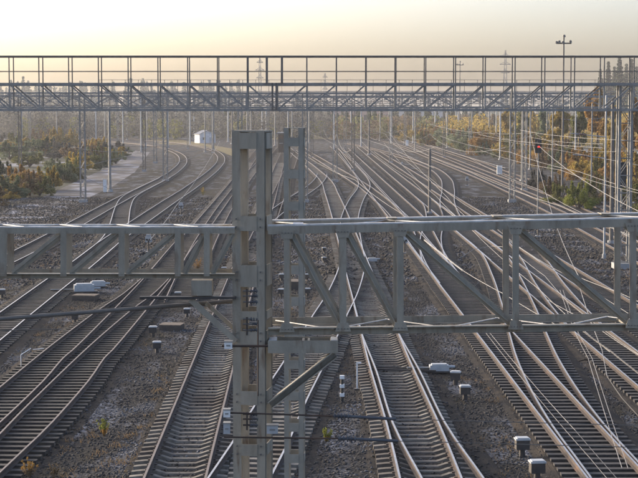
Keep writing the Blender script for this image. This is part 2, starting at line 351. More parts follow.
# loose ballast stones, foreground
def stones(n, y0, y1, seed, size):
    r = np.random.default_rng(seed)
    y = y0 + (y1 - y0) * r.random(n) ** 0.8; x = (r.random(n) * 2 - 1) * (y * 0.21 + 0.5)
    s = size * (0.5 + r.random(n)); z = s * 0.15 + 0.03
    keep = np.ones(n, bool); inb = np.zeros(n, bool)
    for t in TR:
        xi = np.interp(y, t['Y'], t['X'], left=1e6, right=1e6); d = np.abs(x - xi)
        inb |= d < 1.45; keep &= ~((np.abs(d - HG) < 0.13))
    z = np.where(inb, 0.03 + s * 0.3, s * 0.15)
    keep &= ~(inb & (r.random(n) < 0.45))
    x, y, z, s = x[keep], y[keep], z[keep], s[keep]; n = len(x)
    O = np.array([(1, 0, 0), (-1, 0, 0), (0, 1, 0), (0, -1, 0), (0, 0, 1), (0, 0, -1)], float)
    V = O[None] * (0.6 + 0.7 * r.random((n, 6, 1))) + (r.random((n, 6, 3)) - 0.5) * 0.5
    a = r.random(n) * 6.28; ca, sa = np.cos(a), np.sin(a)
    X = V[:, :, 0] * ca[:, None] - V[:, :, 1] * sa[:, None]; Y_ = V[:, :, 0] * sa[:, None] + V[:, :, 1] * ca[:, None]
    W = np.stack([X, Y_, V[:, :, 2] * 0.7], 2) * s[:, None, None] + np.stack([x, y, z], 1)[:, None]
    Fo = np.array([(0, 2, 4), (2, 1, 4), (1, 3, 4), (3, 0, 4), (2, 0, 5), (1, 2, 5), (3, 1, 5), (0, 3, 5)])
    Fa = (Fo[None] + (np.arange(n) * 6)[:, None, None]).reshape(-1, 3)
    return W.reshape(-1, 3), Fa
V, Fa = stones(75000, 34, 95, 3, 0.042)
V2, F2 = stones(60000, 90, 190, 4, 0.10); Fa = np.concatenate([Fa, F2 + len(V)]); V = np.concatenate([V, V2])
tag(link('gravel', polymesh('gravel', V, Fa, M['stone'])), kind='stuff')

# ------------------------------------------------------------------ steelwork
def unit(kind, m, cache={}):
    key = (kind, m.name)
    if key in cache: return cache[key]
    b = MB()
    if kind == 'box': b.prism([(-.5, -.5), (.5, -.5), (.5, .5), (-.5, .5)], 0, 1)
    elif kind == 'L': b.prism([(-.5, -.5), (.5, -.5), (.5, -.36), (-.36, -.36), (-.36, .5), (-.5, .5)], 0, 1)
    elif kind == 'C': b.prism([(-.5, -.5), (.5, -.5), (.5, .5), (-.5, .5), (-.5, .36), (.38, .36), (.38, -.36), (-.5, -.36)], 0, 1)
    elif kind == 'T': b.prism([(-.5, -.5), (.5, -.5), (.5, -.35), (.08, -.35), (.08, .5), (-.08, .5), (-.08, -.35), (-.5, -.35)], 0, 1)
    elif kind == 'rod': b.prism([(math.cos(a) / 2, math.sin(a) / 2) for a in [i * math.pi / 4 for i in range(8)]], 0, 1)
    cache[key] = b.me(kind + '_bar', [m]); return cache[key]
def bar(name, p0, p1, w_, h_, m, parent, kind='box', up=(0, 1, 0), roll=0):
    p0, p1 = Vector(p0), Vector(p1); d = p1 - p0; L = d.length; z = d / L; y = Vector(up)
    if abs(z.dot(y)) > 0.99: y = Vector((0, 0, 1))
    x = y.cross(z).normalized(); y = z.cross(x)
    mt = Matrix((x, y, z)).transposed().to_4x4(); mt.translation = p0
    mt = mt @ Matrix.Rotation(roll, 4, 'Z') @ Matrix.Diagonal((w_, h_, L, 1))
    return link(name, unit(kind, m), parent, mt)

YN = 20.0; k = YN / F
gx, gz = P(252, 132, YN).x, 0
near = thing('overhead_line_gantry', 'nearest olive-grey steel gantry, its latticed mast and two truss beams crossing the whole photo', 'gantry', (0, 0, 0))
def N(px, py, Y=YN): return P(px, py, Y)
# --- near mast: four channels, battens front/back/sides, turned a little
mast_a = R(-9); mc = Vector((N(251.5, 200).x, YN + 0.27, 0)); ztop = N(252, 132).z
def ML(x, y, z): c, s = math.cos(mast_a), math.sin(mast_a); return mc + Vector((c * x - s * y, s * x + c * y, z))
mw, md = 0.205, 0.25
upv = (-math.sin(mast_a), math.cos(mast_a), 0)
for sx in (-1, 1):
    for sy in (-1, 1):
        bar('mast_leg', ML(sx * (mw - .05), sy * (md - 0.03), 0.0), ML(sx * (mw - .05), sy * (md - 0.03), ztop), 0.105, 0.09, M['mast'], near, 'C', upv, 0 if sx < 0 else math.pi)
ys_b = [(132.5, 149), (216, 231), (265, 287), (311, 320), (331, 345), (391, 405), (444, 456), (497, 510), (548, 562), (600, 614), (652, 666), (704, 718), (756, 770)]
for a, b_ in ys_b:
    za, zb = N(252, a).z, N(252, b_).z
    for sy in (-1, 1):
        bar('batten_plate', ML(0, sy * (md + 0.021), zb), ML(0, sy * (md + 0.021), za - 0.004), 2 * mw - 0.19, 0.012, M['mast'], near, 'box', upv)
    for sx in (-1, 1):
        bar('side_plate', ML(sx * (mw + 0.008), 0, zb), ML(sx * (mw + 0.008), 0, za - 0.004), 0.012, 2 * md - 0.14, M['mast'], near, 'box', upv)
b = MB(); b.box((0, 0, 0), (2 * mw + 0.02, 2 * md + 0.02, 0.02))
b.build('mast_cap', [M['mast']], near, Matrix.Translation(ML(0, 0, ztop + 0.01)) @ Matrix.Rotation(mast_a, 4, 'Z'))
b = MB(); b.prism([(-.55, -.55), (.55, -.55), (.55, .55), (-.55, .55)], -0.3, 0.35); b.build('foundation', [M['conc']], near, Matrix.Translation(mc) @ Matrix.Rotation(mast_a, 4, 'Z'))
# --- right truss
def rt(x, top, f=0, inset=0):          # f 0 front 1 rear; returns point on chord centre
    yt = 230.0 - (x - 275) * 0.0205; yb_ = 331.5 - (x - 275) * 0.012
    p = N(x, yt if top else yb_); 
    return p + Vector((0, 0.97 * f, 0))
x0, x1 = 268, 760
bar('chord', rt(x0, 1), rt(x1, 1), 0.10, 0.10, M['mast'], near, 'L', (0, 1, 0), 0)
bar('chord', rt(x0, 1, 1), rt(x1, 1, 1), 0.10, 0.10, M['mast'], near, 'L', (0, 1, 0), R(90))
bar('chord', rt(x0, 0), rt(x1, 0), 0.10, 0.10, M['mast'], near, 'L', (0, 1, 0), R(-90))
bar('chord', rt(x0, 0, 1), rt(x1, 0, 1), 0.10, 0.10, M['mast'], near, 'L', (0, 1, 0), R(180))
# pale caps on the chord tops: frost and sky light put into the colour
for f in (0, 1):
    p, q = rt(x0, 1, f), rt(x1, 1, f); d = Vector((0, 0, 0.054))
    bar('chord_lit_frost', p + d, q + d, 0.028, 0.085 if f == 0 else 0.09, M['frost'], near, 'box')
xs_v = [287, 343, 400, 515, 632, 749]
for f in (0, 1):
    yo = -0.045 if f == 0 else 0.045
    for x in xs_v:
        bar('upright', rt(x, 0, f) + Vector((0, yo, .03)), rt(x, 1, f) + Vector((0, yo, -.03)), 0.085 if x > 300 else 0.07, 0.05, M['mast'], near, 'T', (0, 1, 0), 0)
    for a, b_ in ((290, 341), (346, 397), (404, 512), (519, 629), (636, 746)):
        bar('diagonal', rt(a, 1, f) + Vector((0, yo * .4, -.05)), rt(b_, 0, f) + Vector((0, yo * .4, .05)), 0.085, 0.045, M['mast'], near, 'T', (0, 1, 0), math.pi)
nodes = [275 + 57.5 * i / 1.0 for i in range(9)]
for tp in (1, 0):
    for i in range(8):
        a, b_ = (0, 1) if i % 2 else (1, 0)
        p, q = rt(nodes[i], tp, a), rt(nodes[i + 1], tp, b_); zz = 0.035 if tp else 0.02
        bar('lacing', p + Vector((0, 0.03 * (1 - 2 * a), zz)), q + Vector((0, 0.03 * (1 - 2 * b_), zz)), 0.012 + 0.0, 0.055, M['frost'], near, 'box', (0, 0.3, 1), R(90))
for x in (298, 395, 505, 617):
    b = MB(); b.box((0, 0, 0), (0.13, 0.30, 0.012)); b.build('gusset_plate', [M['frost'] if x == 298 else M['mast']], near, Matrix.Translation(rt(x, 1, 0) + Vector((0, 0.14 if x == 298 else 0.9, 0.066))))
for x in xs_v:                                     # transverse struts front to rear
    for tp in (0, 1): bar('cross_strut', rt(x, tp, 0) + Vector((0, .05, 0)), rt(x, tp, 1) - Vector((0, .05, 0)), 0.05, 0.05, M['mast'], near, 'L', (1, 0, 0))
for x in xs_v[:-1]:
    for tp, dz in ((1, -.055), (0, .055)):
        p = rt(x, tp, 0) + Vector((0, -.075, dz)); b = MB(); b.prism([(-.10, -.055), (.10, -.055), (.065, .055), (-.065, .055)], -.004, .004)
        gp = b.build('gusset_plate', [M['mast']], near, Matrix.Translation(p) @ Matrix.Rotation(R(90) if tp == 0 else R(-90), 4, 'X')); b = MB()
        for bx in (-.06, -.02, .02, .06): b.cyl((bx, -.02, .004 if tp == 0 else -.004), (bx, -.02, .016 if tp == 0 else -.016), .008, n=6)
        b.build('bolt', [M['galvdark']], gp)
# --- left truss (lower, narrower)
def lt(x, top, f=0): return N(x, 230.5 if top else 276) + Vector((0, 0.42 * f, 0))
xa, xb = -130, 235
for f in (0, 1):
    for tp in (0, 1):
        bar('chord', lt(xa, tp, f), lt(xb, tp, f), 0.075 if tp else 0.10, 0.07, M['mast'], near, 'L', (0, 1, 0), (0 if tp else R(-90)) + (R(90) if f and tp else (R(-90) if f else 0)))
    bar('chord_lit_frost', lt(xa, 1, f) + Vector((0, 0, .041)), lt(xb, 1, f) + Vector((0, 0, .041)), 0.02, 0.06, M['frost'], near)  # pale cap again, frost with sky light in its colour
    yo = -0.03 if f == 0 else 0.03
    for x in (-110, -52, 4, 64, 122, 178, 207):
        bar('upright', lt(x, 0, f) + Vector((0, yo, 0)), lt(x, 1, f) + Vector((0, yo, 0)), 0.075 if x != 4 else 0.09, 0.03, M['mast'], near, 'T')
    for a, b_ in ((-106, -56), (-48, 0), (12, 62), (70, 118), (126, 175), (184, 205), (212, 233)):
        bar('diagonal', lt(a, 0, f) + Vector((0, yo * .4, .03)), lt(b_, 1, f) + Vector((0, yo * .4, -.03)), 0.075, 0.03, M['mast'], near, 'T', (0, 1, 0), math.pi)
for i in range(12):
    xx = -120 + i * 29; a, b_ = (0, 1) if i % 2 else (1, 0)
    bar('lacing', lt(xx, 1, a) + Vector((0, 0, .046)), lt(xx + 29, 1, b_) + Vector((0, 0, .046)), 0.012, 0.03, M['frost'], near, 'box', (0, .3, 1), R(90))
# --- bracket under the right truss and its strut
pz = N(268, 345); qx = N(338, 345).x; zt_, zb_ = N(0, 340).z, N(0, 352.5).z; cx_ = (pz.x + qx) / 2
b = MB(); b.box((cx_, YN - .055, (zt_ + zb_) / 2), (qx - pz.x, .012, zt_ - zb_)); b.box((cx_, YN + .3, (zt_ + zb_) / 2), (qx - pz.x, .012, zt_ - zb_))
b.box((cx_, YN + .12, zb_ + .02), (qx - pz.x - .01, .33, .012), 1)  # black floor plate paints the shade inside the open box
for xx, ww in ((272, .11), (303, .03), (308.5, .03), (334, .09)): b.box((N(xx, 0).x, YN + .1225, zt_ - .02), (ww, .33, .016))
b.build('bracket_box', [M['mast'], M['black']], near)
b = MB(); b.box((N(272, 0).x, YN + .12, zt_ - .004), (0.10, 0.30, 0.012)); b.box((N(334.5, 0).x, YN + .12, zt_ - .004), (0.085, 0.30, 0.012)); b.build('bracket_lid', [M['greybox']], near)
bar('bracket_strut', N(270, 405), N(335, 354), 0.13, 0.10, M['mast'], near, 'C', (0, 1, 0), R(90))
# --- left bracket: hanger box, arm, twin struts, long tube
b = MB(); b.box((N(200, 0).x, YN + .1, N(0, 288).z), (0.26, 0.26, 0.19)); b.build('hanger_box', [M['mast']], near)
bar('bracket_arm', N(140, 297.5), N(236, 297.5), 0.03, 0.10, M['dark'], near)
bar('bracket_strut', N(190, 299, YN + .02), N(236, 341, YN + .02), 0.07, 0.05, M['mast'], near, 'L')
bar('bracket_strut', N(206, 303, YN + .2), N(237, 331, YN + .2), 0.05, 0.05, M['mast'], near, 'L')
bar('long_tube', N(-40, 322, YN - .1), N(234, 301, YN + .3), 0.055, 0.055, M['galvdark'], near, 'rod')
bar('thin_wire', N(-20, 331), N(60, 329), 0.012, 0.012, M['galvdark'], near, 'rod')
# --- bolts
b = MB()
for y in (223, 276, 337, 398, 450):
    for sx in (-1, 1):
        for dy in (-4, 4):
            z = N(0, y + dy).z; p = ML(sx * 0.155, -md - 0.02, z); b.cyl(p, p + Vector((0, -0.03, 0)), 0.011, n=6)
b.build('bolt', [M['galvdark']], near)

# --- clamped feeder brackets and insulators on the mast
def insulator(p0, p1, r, n, parent, m='ins_grey'):
    p0, p1 = Vector(p0), Vector(p1); b = MB(); d = p1 - p0; b.cyl(p0, p1, r * 0.4)
    for i in range(n):
        c = p0 + d * ((i + .5) / n); b.cyl(c - d * 0.18 / n, c + d * 0.18 / n, r, r * 0.7, 10)
    return b.build('insulator', [M[m]], parent, smooth=False)
def span(label, y0, yL, boxes, x_in0, x_in1, xr, yr):
    """a pull-off: rod through the mast, insulator, grey tube and thin wire to the right"""
    t = thing('pull_off_wire', label, 'insulated wire', N(268, y0)); o = t.location.copy()
    L_ = lambda x, y, dy=-0.28: N(x, y, YN + dy) - o
    bar('rod', L_(224, yL), L_(x_in0, y0), 0.022, 0.022, M['rust'], t, 'rod')
    insulator(L_(x_in0, y0), L_(x_in1, y0 + .5), 0.05, 5, t)
    bar('tube', L_(x_in1, y0 + .5), L_(xr, yr), 0.04, 0.04, M['ins_grey'], t, 'rod')
    bar('wire', L_(xr, yr), L_(700, yr + 8), 0.010, 0.010, M['galvdark'], t, 'rod')
    return t
span('upper insulated pull-off wire running right from the near mast below the truss bracket', 416, 412.5, 0, 333, 350, 396, 419)
span('lower insulated pull-off wire running right from the near mast over the yellow-green weed', 438.5, 437, 0, 338, 357, 398, 441)
t = thing('clamp_rod', 'rusty clamp rod passing through the near mast at the height of the truss bracket', 'clamp', N(240, 346))
o = t.location.copy(); bar('rod', N(222, 346, YN - .3) - o, N(268, 346, YN - .3) - o, 0.03, 0.03, M['rust'], t, 'rod')
bar('rod', N(258, 320, YN - .3) - o, N(258, 396, YN - .3) - o, 0.016, 0.016, M['rust'], t, 'rod')
for (x, y, w_, h_, lab) in ((228.5, 345, 0.10, 0.085, 'small white box clamped at the left of the near mast, level with the truss bracket'),
                       (227, 413, 0.085, 0.09, 'white box left of the near mast, upper of the pair by the pull-off wires'),
                       (227, 428, 0.085, 0.13, 'grey-white box left of the near mast, lower of the pair by the pull-off wires'),
                       (272.5, 429, 0.14, 0.10, 'pale tilted box on the right side of the near mast below the strut')):
    t = thing('clamp_box', lab, 'box', N(x, y, YN - .34)); b = MB()
    b.prism([(-w_ / 2, -.05), (w_ / 2, -.05), (w_ / 2 - .01, .05), (-w_ / 2 + .01, .05)], -h_ / 2, h_ / 2); o1 = b.build('casing', [M['greybox'] if y in (428, 429) else M['white']], t)
    b = MB(); b.box((0, 0, h_ / 2 + .006), (w_ * 1.08, .12, .012)); b.box((0, -.053, 0), (w_ * .5, .006, .02)); b.build('lid', [M['galv']], t)
for (y, lab) in ((297, 'cluster of dark rod clamps and grey insulators inside the upper opening of the near mast'), (325, 'smaller cluster of rod clamps inside the near mast just above the clamp rod'), (420, 'rusty cluster of rod clamps inside the lower opening of the near mast')):
    t = thing('insulator_cluster', lab, 'clamp', N(252, y, YN - .05)); o = t.location.copy()
    for i, dy in enumerate((-6, -1, 5)):
        bar('rod', N(243, y + dy) - o, N(262, y + dy) - o, 0.022, 0.022, M['rust'] if y > 400 else M['galvdark'], t, 'rod')
        insulator(N(250 + 2 * (i % 2), y + dy) - o, N(258, y + dy) - o, 0.03, 3, t)
    bar('rod', N(247, y - 8) - o, N(247, y + 10) - o, 0.025, 0.025, M['dark'], t, 'rod')

# ------------------------------------------------------------------ second steel mast behind
def box_mast(name, label, px, Y, wpx, ytop, m, yaw=0, base=0.0):
    c = P(px, 200, Y); ww = wpx / F * Y / 2; dd = ww * 1.1; zt = P(px, ytop, Y).z
    t = thing(name, label, 'mast', (c.x, Y, base), yaw)
    for sx in (-1, 1):
        for sy in (-1, 1): bar('mast_leg', (sx * (ww - .05), sy * (dd - .03), 0), (sx * (ww - .05), sy * (dd - .03), zt - base), 0.11, 0.09, m, t, 'C', (0, 1, 0), 0 if sx < 0 else math.pi)
    z = 0.3
    while z < zt - base:
        zz = min(z + .2, zt - base - .005)
        for sy in (-1, 1): bar('batten_plate', (0, sy * (dd + .021), z), (0, sy * (dd + .021), zz), 2 * ww - .2, .012, m, t)
        for sx in (-1, 1): bar('side_plate', (sx * (ww + .01), 0, z), (sx * (ww + .01), 0, zz), .012, 2 * dd - .14, m, t)
        z += .72
    b = MB(); b.prism([(-.5, -.5), (.5, -.5), (.5, .5), (-.5, .5)], -0.2, 0.3); b.build('foundation', [M['conc']], t)
    b = MB(); b.box((0, 0, zt - base + .01), (2 * ww + .02, 2 * dd + .02, .02)); b.build('mast_cap', [m], t)
    return t
M['mast2'] = mat('pale_grey_mast_paint', (0.30, 0.28, 0.235), (0.22, 0.205, 0.17), 2.0, 0.6, 0.05)
sm = box_mast('latticed_mast', 'grey latticed steel mast standing just behind and right of the nearest mast', 294.5, 36, 19, 128.5, M['mast2'], R(-4))

# ------------------------------------------------------------------ far gantries
def lattice(t, x, y, zt, w_, m, ladder=1.1, leg=0.09):
    for sx in (-1, 1):
        for sy in (-1, 1): bar('mast_leg', (x + sx * w_ / 2, y + sy * w_ / 2, 0), (x + sx * w_ / 2, y + sy * w_ / 2, zt), leg, leg, m, t, 'L')
    b = MB(); z = 0.4; i = 0
    def seg(p, q):
        p, q = Vector(p), Vector(q); b.cyl(p, q, 0.028, n=4)
    while z + ladder < zt:
        for s in (-1, 1):
            e = 1 if (i % 2) else -1
            seg((x - e * w_ / 2, y + s * w_ / 2, z), (x + e * w_ / 2, y + s * w_ / 2, z + ladder)); seg((x + s * w_ / 2, y - e * w_ / 2, z), (x + s * w_ / 2, y + e * w_ / 2, z + ladder))
            seg((x - w_ / 2, y + s * w_ / 2, z), (x + w_ / 2, y + s * w_ / 2, z))
        z += ladder; i += 1
    b.build('bracing', [m], t)
    b = MB(); b.prism([(x - w_ * .8, y - w_ * .8), (x + w_ * .8, y - w_ * .8), (x + w_ * .8, y + w_ * .8), (x - w_ * .8, y + w_ * .8)], -.2, .35); b.build('foundation', [M['conc']], t)
def far_gantry(label, Y, ytop, ybot, xl, xr, bay, depth, m, masts, mid=None, cs=0.12, walkway=None, mw_=0.6, ids=True, mastm=None):
    t = thing('overhead_line_gantry', label, 'gantry', (0, Y, 0))
    zt, zb = P(319, ytop, Y).z, P(319, ybot, Y).z
    X = lambda px: (px - 319) / F * Y
    for f in (0, depth):
        bar('chord', (X(xl), f, zt), (X(xr), f, zt), cs * 1.15, cs, m, t); bar('chord', (X(xl), f, zb), (X(xr), f, zb), cs, cs, m, t)
        n = int((xr - xl) / bay); 
        for i in range(n + 1):
            px = xl + i * bay
            bar('upright', (X(px), f, zb), (X(px), f, zt), cs * .6, cs * .6, m, t, 'L')
            if i < n:
                if mid is None: fl = i % 2
                else: fl = px + bay / 2 > mid
                a, b_ = (zb, zt) if fl else (zt, zb)
                bar('diagonal', (X(px), f, a), (X(px + bay), f, b_), cs * .55, cs * .55, m, t, 'L')
    b = MB()
    for i in range(n):
        e = i % 2
        for z in (zt, zb): b.cyl((X(xl + i * bay), depth * e, z), (X(xl + (i + 1) * bay), depth * (1 - e), z), cs * .22, n=4); b.cyl((X(xl + i * bay), 0, z), (X(xl + i * bay), depth, z), cs * .22, n=4)
    tag(b.build('lacing', [m], t), kind='stuff')
    if walkway:
        zr, zm = P(319, walkway[0], Y).z, P(319, walkway[1], Y).z
        for f in (0, depth):
            bar('handrail', (X(xl), f, zr), (X(xr), f, zr), 0.09, 0.09, M['galvdark'], t, 'rod'); bar('knee_rail', (X(xl), f, zm), (X(xr), f, zm), 0.035, 0.035, M['galvdark'], t, 'rod')
            for i in range(n + 1):
                px = xl + i * bay
                if mid and abs(px - mid) < 5: continue
                bar('rail_post', (X(px), f, zt), (X(px), f, zr), 0.07, 0.07, M['galvdark'], t, 'L')
        bar('deck', (X(xl), depth / 2, zt + .09), (X(xr), depth / 2, zt + .09), depth - .1, .03, M['galvdark'], t, 'box', (1, 0, 0), 0) if False else None
        b = MB(); xx = X(xl); 
        b.box(((X(xl) + X(xr)) / 2, depth / 2, zt + .085), (X(xr) - X(xl), depth * .45, .03)); b.build('walkway_deck', [M['galvdark']], t)
    for px in masts: lattice(t, X(px), depth / 2, zb + (zt - zb) * (1.0), mw_, mastm or m, 1.1, .16 if Y < 120 else .12)
    return t
g1 = far_gantry('high walkway gantry with handrail posts spanning the full width against the sky', 100, 84.3, 110, -78, 680, 29.6, 1.45, M['galv'], [626, -60], mid=275, cs=0.15, walkway=(56.3, 71.2), mw_=0.75)
far_gantry('second lattice gantry, its left mast standing by the white post beside the leftmost track', 178, 93, 107, -40, 600, 26, 1.45, M['galv'], [82, 305, 513], cs=0.13, mw_=0.55)
far_gantry('third lattice gantry, one mast left of the white hut', 235, 96, 108, -60, 700, 22, 1.4, M['galv'], [165, 524, 335], cs=0.12, mw_=0.6)
far_gantry('fourth gantry in the haze with a mast at the left of the dark round pole', 330, 94, 103, 140, 610, 17, 1.3, M['galv'], [391, 548, 155], cs=0.13, mw_=0.55)
far_gantry('fifth gantry with a low handrail above it, deep in the haze', 420, 91.5, 100, 100, 700, 13, 1.3, M['galv'], [470, 213, 345, 640], cs=0.14, mw_=0.6, walkway=(79.8, 85))
far_gantry('sixth and farthest gantry, faint over the middle of the yard', 560, 98, 104, 180, 520, 10, 1.3, M['galv'], [250, 405, 500], cs=0.16, mw_=0.7)
far_gantry('gantry close behind the walkway gantry bottom chord, mast right of the white cabinet', 205, 97, 107.5, 150, 620, 24, 1.3, M['galv'], [525, 240], cs=0.12, mw_=0.5)
far_gantry('gantry with a dark mast left of the hut, above the curving tracks', 280, 96.5, 105.5, -60, 420, 17, 1.2, M['galvdark'], [144, 20, 353], cs=0.13, mw_=0.45)
far_gantry('gantry in the distance whose mast stands among the yellow bushes on the right', 375, 93.5, 101.5, 240, 700, 14, 1.2, M['galvdark'], [444, 598, 312], cs=0.14, mw_=0.5)
far_gantry('very distant gantry left of the hut', 480, 95, 102, -40, 330, 12, 1.2, M['galv'], [30, 118, 188, 268], cs=0.15, mw_=0.5)
t = thing('mast_frame_pair', 'pair of joining plates on the high walkway gantry at its middle joint', 'plate', P(274.5, 97, 99.9)); 
for dx in (-7.5, 7.5):
    bar('post', (dx / F * 100, -0.1, P(0, 84, 100).z - t.location.z), (dx / F * 100, -0.1, P(0, 56, 100).z - t.location.z), .14, .1, M['galvdark'], t)
for dx in (-2, 2): bar('post', (dx / F * 100, -0.1, P(0, 110, 100).z - t.location.z), (dx / F * 100, -0.1, P(0, 83, 100).z - t.location.z), .12, .1, M['galvdark'], t)

# ------------------------------------------------------------------ single poles
LMK = [(0, 'the left photo edge'), (22, 'the thin pole near the left edge'), (57, 'the paired thin poles at left'), (82, 'the left lattice mast'), (105, 'the white post cabinet'), (369, 'the dark far pole'), (407, 'the small far white cabinet'), (429, 'the dark round pole'), (460, 'the small floodlight mast'),
       (499, 'the white cabinet'), (513, 'the second gantry mast'), (537, 'the red signal'), (562, 'the floodlight mast'), (604, 'the slim pale mast'), (626, 'the ladder-like mast'), (655, 'the right photo edge')]
def where(px, base, note):
    d, nm = min(((abs(px - x), (x, nn)) for x, nn in LMK)); x, nn = nm
    side = 'in line with' if d < 2.5 else ('left of' if px < x else 'right of')
    row = ('back row' if base < 155 else 'middle row' if base < 175 else 'front row') if note == 'L' else ('back row' if base < 150 else 'middle row' if base < 178 else 'front row')
    return '%s %s, %s' % (side, nn, row)
def pole(label, px, base, top, w_px, m, arms=(), cat='pole', name='line_pole', square=False):
    g = G(px, base, 0); Y = g.y; zt = P(px, top, Y).z; r = w_px / F * Y / 2
    t = thing(name, label, cat, (g.x, g.y, 0))
    b = MB(); b.cyl((0, 0, 0), (0, 0, zt), r, r * .8, 10); b.build('shaft', [m], t)
    b = MB(); b.cyl((0, 0, -.1), (0, 0, .35), r * 2.2, r * 1.8, 10); b.build('foundation', [M['conc']], t)
    for (f, l) in arms:
        bar('arm', (0, 0, zt * f), (l, 0, zt * f + .25), .06, .06, m, t, 'rod'); insulator((l * .55, 0, zt * f + .14), (l * .75, 0, zt * f + .19), .09, 4, t, 'insul')
    b = MB(); b.cyl((0, 0, zt), (0, 0, zt + .06), r, r * .5, 10); b.build('cap', [m], t)
    return t
pole('dark round pole standing alone among the tracks right of centre', 429.5, 215, 148, 3.0, M['galvdark'])
pole('dark pole in the distance right of the second mast', 369, 155, 120, 2.2, M['galvdark'])
pole('slim pale mast nearest the right edge, left of the wide ladder-like mast', 604, 259, 96, 2.2, M['greybox'], ((.75, -2.4), (.62, -2.2)))
pole('dark slim mast just right of the slim pale mast', 611, 245, 100, 4.0, M['galvdark'])
pole('grey mast with a white post at its foot, left of the curved tracks', 110, 192, 108, 3.0, M['galv'], ((.8, 2.0), (.66, 2.0)))
pole('slim grey mast beside the white hut', 213, 150, 104, 1.8, M['galv'], ((.8, 3), ))
pole('thin pole left of the near mast top in the distance', 232, 144, 100, 1.6, M['galvdark'])
pole('thin pale pole right of the orange bushes in the middle distance', 446, 143, 113, 1.2, M['greybox'])
pole('thin pole half way up right, between signal and lattice mast', 552, 190, 112, 1.5, M['galv'])
for i, (px, bs, tp) in enumerate(((22, 150, 104), (57, 146, 110), (96, 141, 108), (127, 140, 108), (141, 152, 96), (176, 139, 108), (194, 140, 108), (247, 141, 108), (262, 139, 110), (292, 141, 110), (351, 140, 106), (380, 141, 108), (413, 143, 108), (436, 140, 108), (458, 143, 108), (489, 148, 106), (500, 160, 100), (530, 170, 108), (575, 180, 110), (591, 205, 104)) + tuple((int(95 + i * 16.7 + 7 * math.sin(i * 5.1)), 137 + (i * 7) % 17, 98 + (i * 5) % 13) for i in range(31))):
    lab = 'slender far line pole, ' + where(px + .01, bs, 'R')
    o = pole(lab, px, bs, tp, 1.3 if bs < 160 else 1.8, M['galv'] if i % 2 else M['greybox'], ((.85, 2.2 * (1 if i % 2 else -1)),)); o['group'] = 'slender distant line poles'

def floodlight(label, px, base, top, w_px, span_px, n):
    g = G(px, base, 0); Y = g.y; zt = P(px, top, Y).z; s = span_px / F * Y; r = w_px / F * Y / 2
    t = thing('floodlight_mast', label, 'floodlight mast', (g.x, g.y, 0))
    b = MB(); b.cyl((0, 0, 0), (0, 0, zt), r, r * .55, 10); b.build('shaft', [M['galvdark']], t)
    zc = zt - s * .42
    bar('crossarm', (-s / 2, 0, zc), (s / 2, 0, zc), r, r, M['galvdark'], t)
    for x, z in [(-.5, 0), (-.32, .04), (0, .42), (-.06, .0), (.42, .06)][:n]:
        b = MB(); c = Vector((x * s, -.2, zc + z * s)); b.cyl(c, c + Vector((0, 0, s * .14)), s * .11, s * .07, 10); o2 = b.build('lamp_head', [M['galvdark']], t)
        b = MB(); b.cyl(c - Vector((0, 0, .04)), c, s * .09, s * .09, 10); b.build('lens', [M['greybox']], o2)
floodlight('tall floodlight mast rising above the walkway gantry handrail on the right', 562, 197, 37, 2.6, 15, 5)
floodlight('small floodlight mast in the distance seen through the walkway railing', 459.5, 140, 62, 1.4, 7, 5)
def pylon(label, px, Y, ytop, wpx):
    z = P(px, ytop, Y).z; x = P(px, 100, Y).x; ww = wpx / F * Y; t = thing('power_pylon', label, 'pylon', (x, Y, 0)); b = MB()
    for sx in (-1, 1):
        for sy in (-1, 1): b.cyl((sx * ww * .3, sy * ww * .3, 0), (sx * .3, sy * .3, z), .22, .12, 4)
    b.build('tower_leg', [M['galv']], t); b = MB(); n = 10
    for i in range(n):
        a, c = i / n, (i + 1) / n; wa, wc = ww * .3 * (1 - a) + .3 * a, ww * .3 * (1 - c) + .3 * c
        for s in (-1, 1): b.cyl((-wa, s * wa, z * a), (wc, s * wc, z * c), .1, n=4); b.cyl((wa, s * wa, z * a), (-wc, s * wc, z * c), .1, n=4)
    b.build('bracing', [M['galv']], t)
    for zz, l in ((.93, .7), (.83, 1.0), (.73, .8)):
        b = MB(); b.cyl((-ww * l / 2, 0, z * zz), (ww * l / 2, 0, z * zz), .2, n=4); b.cyl((-ww * l / 2, 0, z * zz), (0, 0, z * zz + 1.5), .12, n=4); b.cyl((ww * l / 2, 0, z * zz), (0, 0, z * zz + 1.5), .12, n=4); b.build('crossarm', [M['galv']], t)
pylon('hazy power pylon left of the second mast, above the walkway gantry', 260, 900, 57, 9)
pylon('low hazy power pylon right of the gantry joint', 325, 1000, 73, 7)
pylon('hazy power pylon with wide arms right of the small floodlight mast', 505, 900, 50, 11)

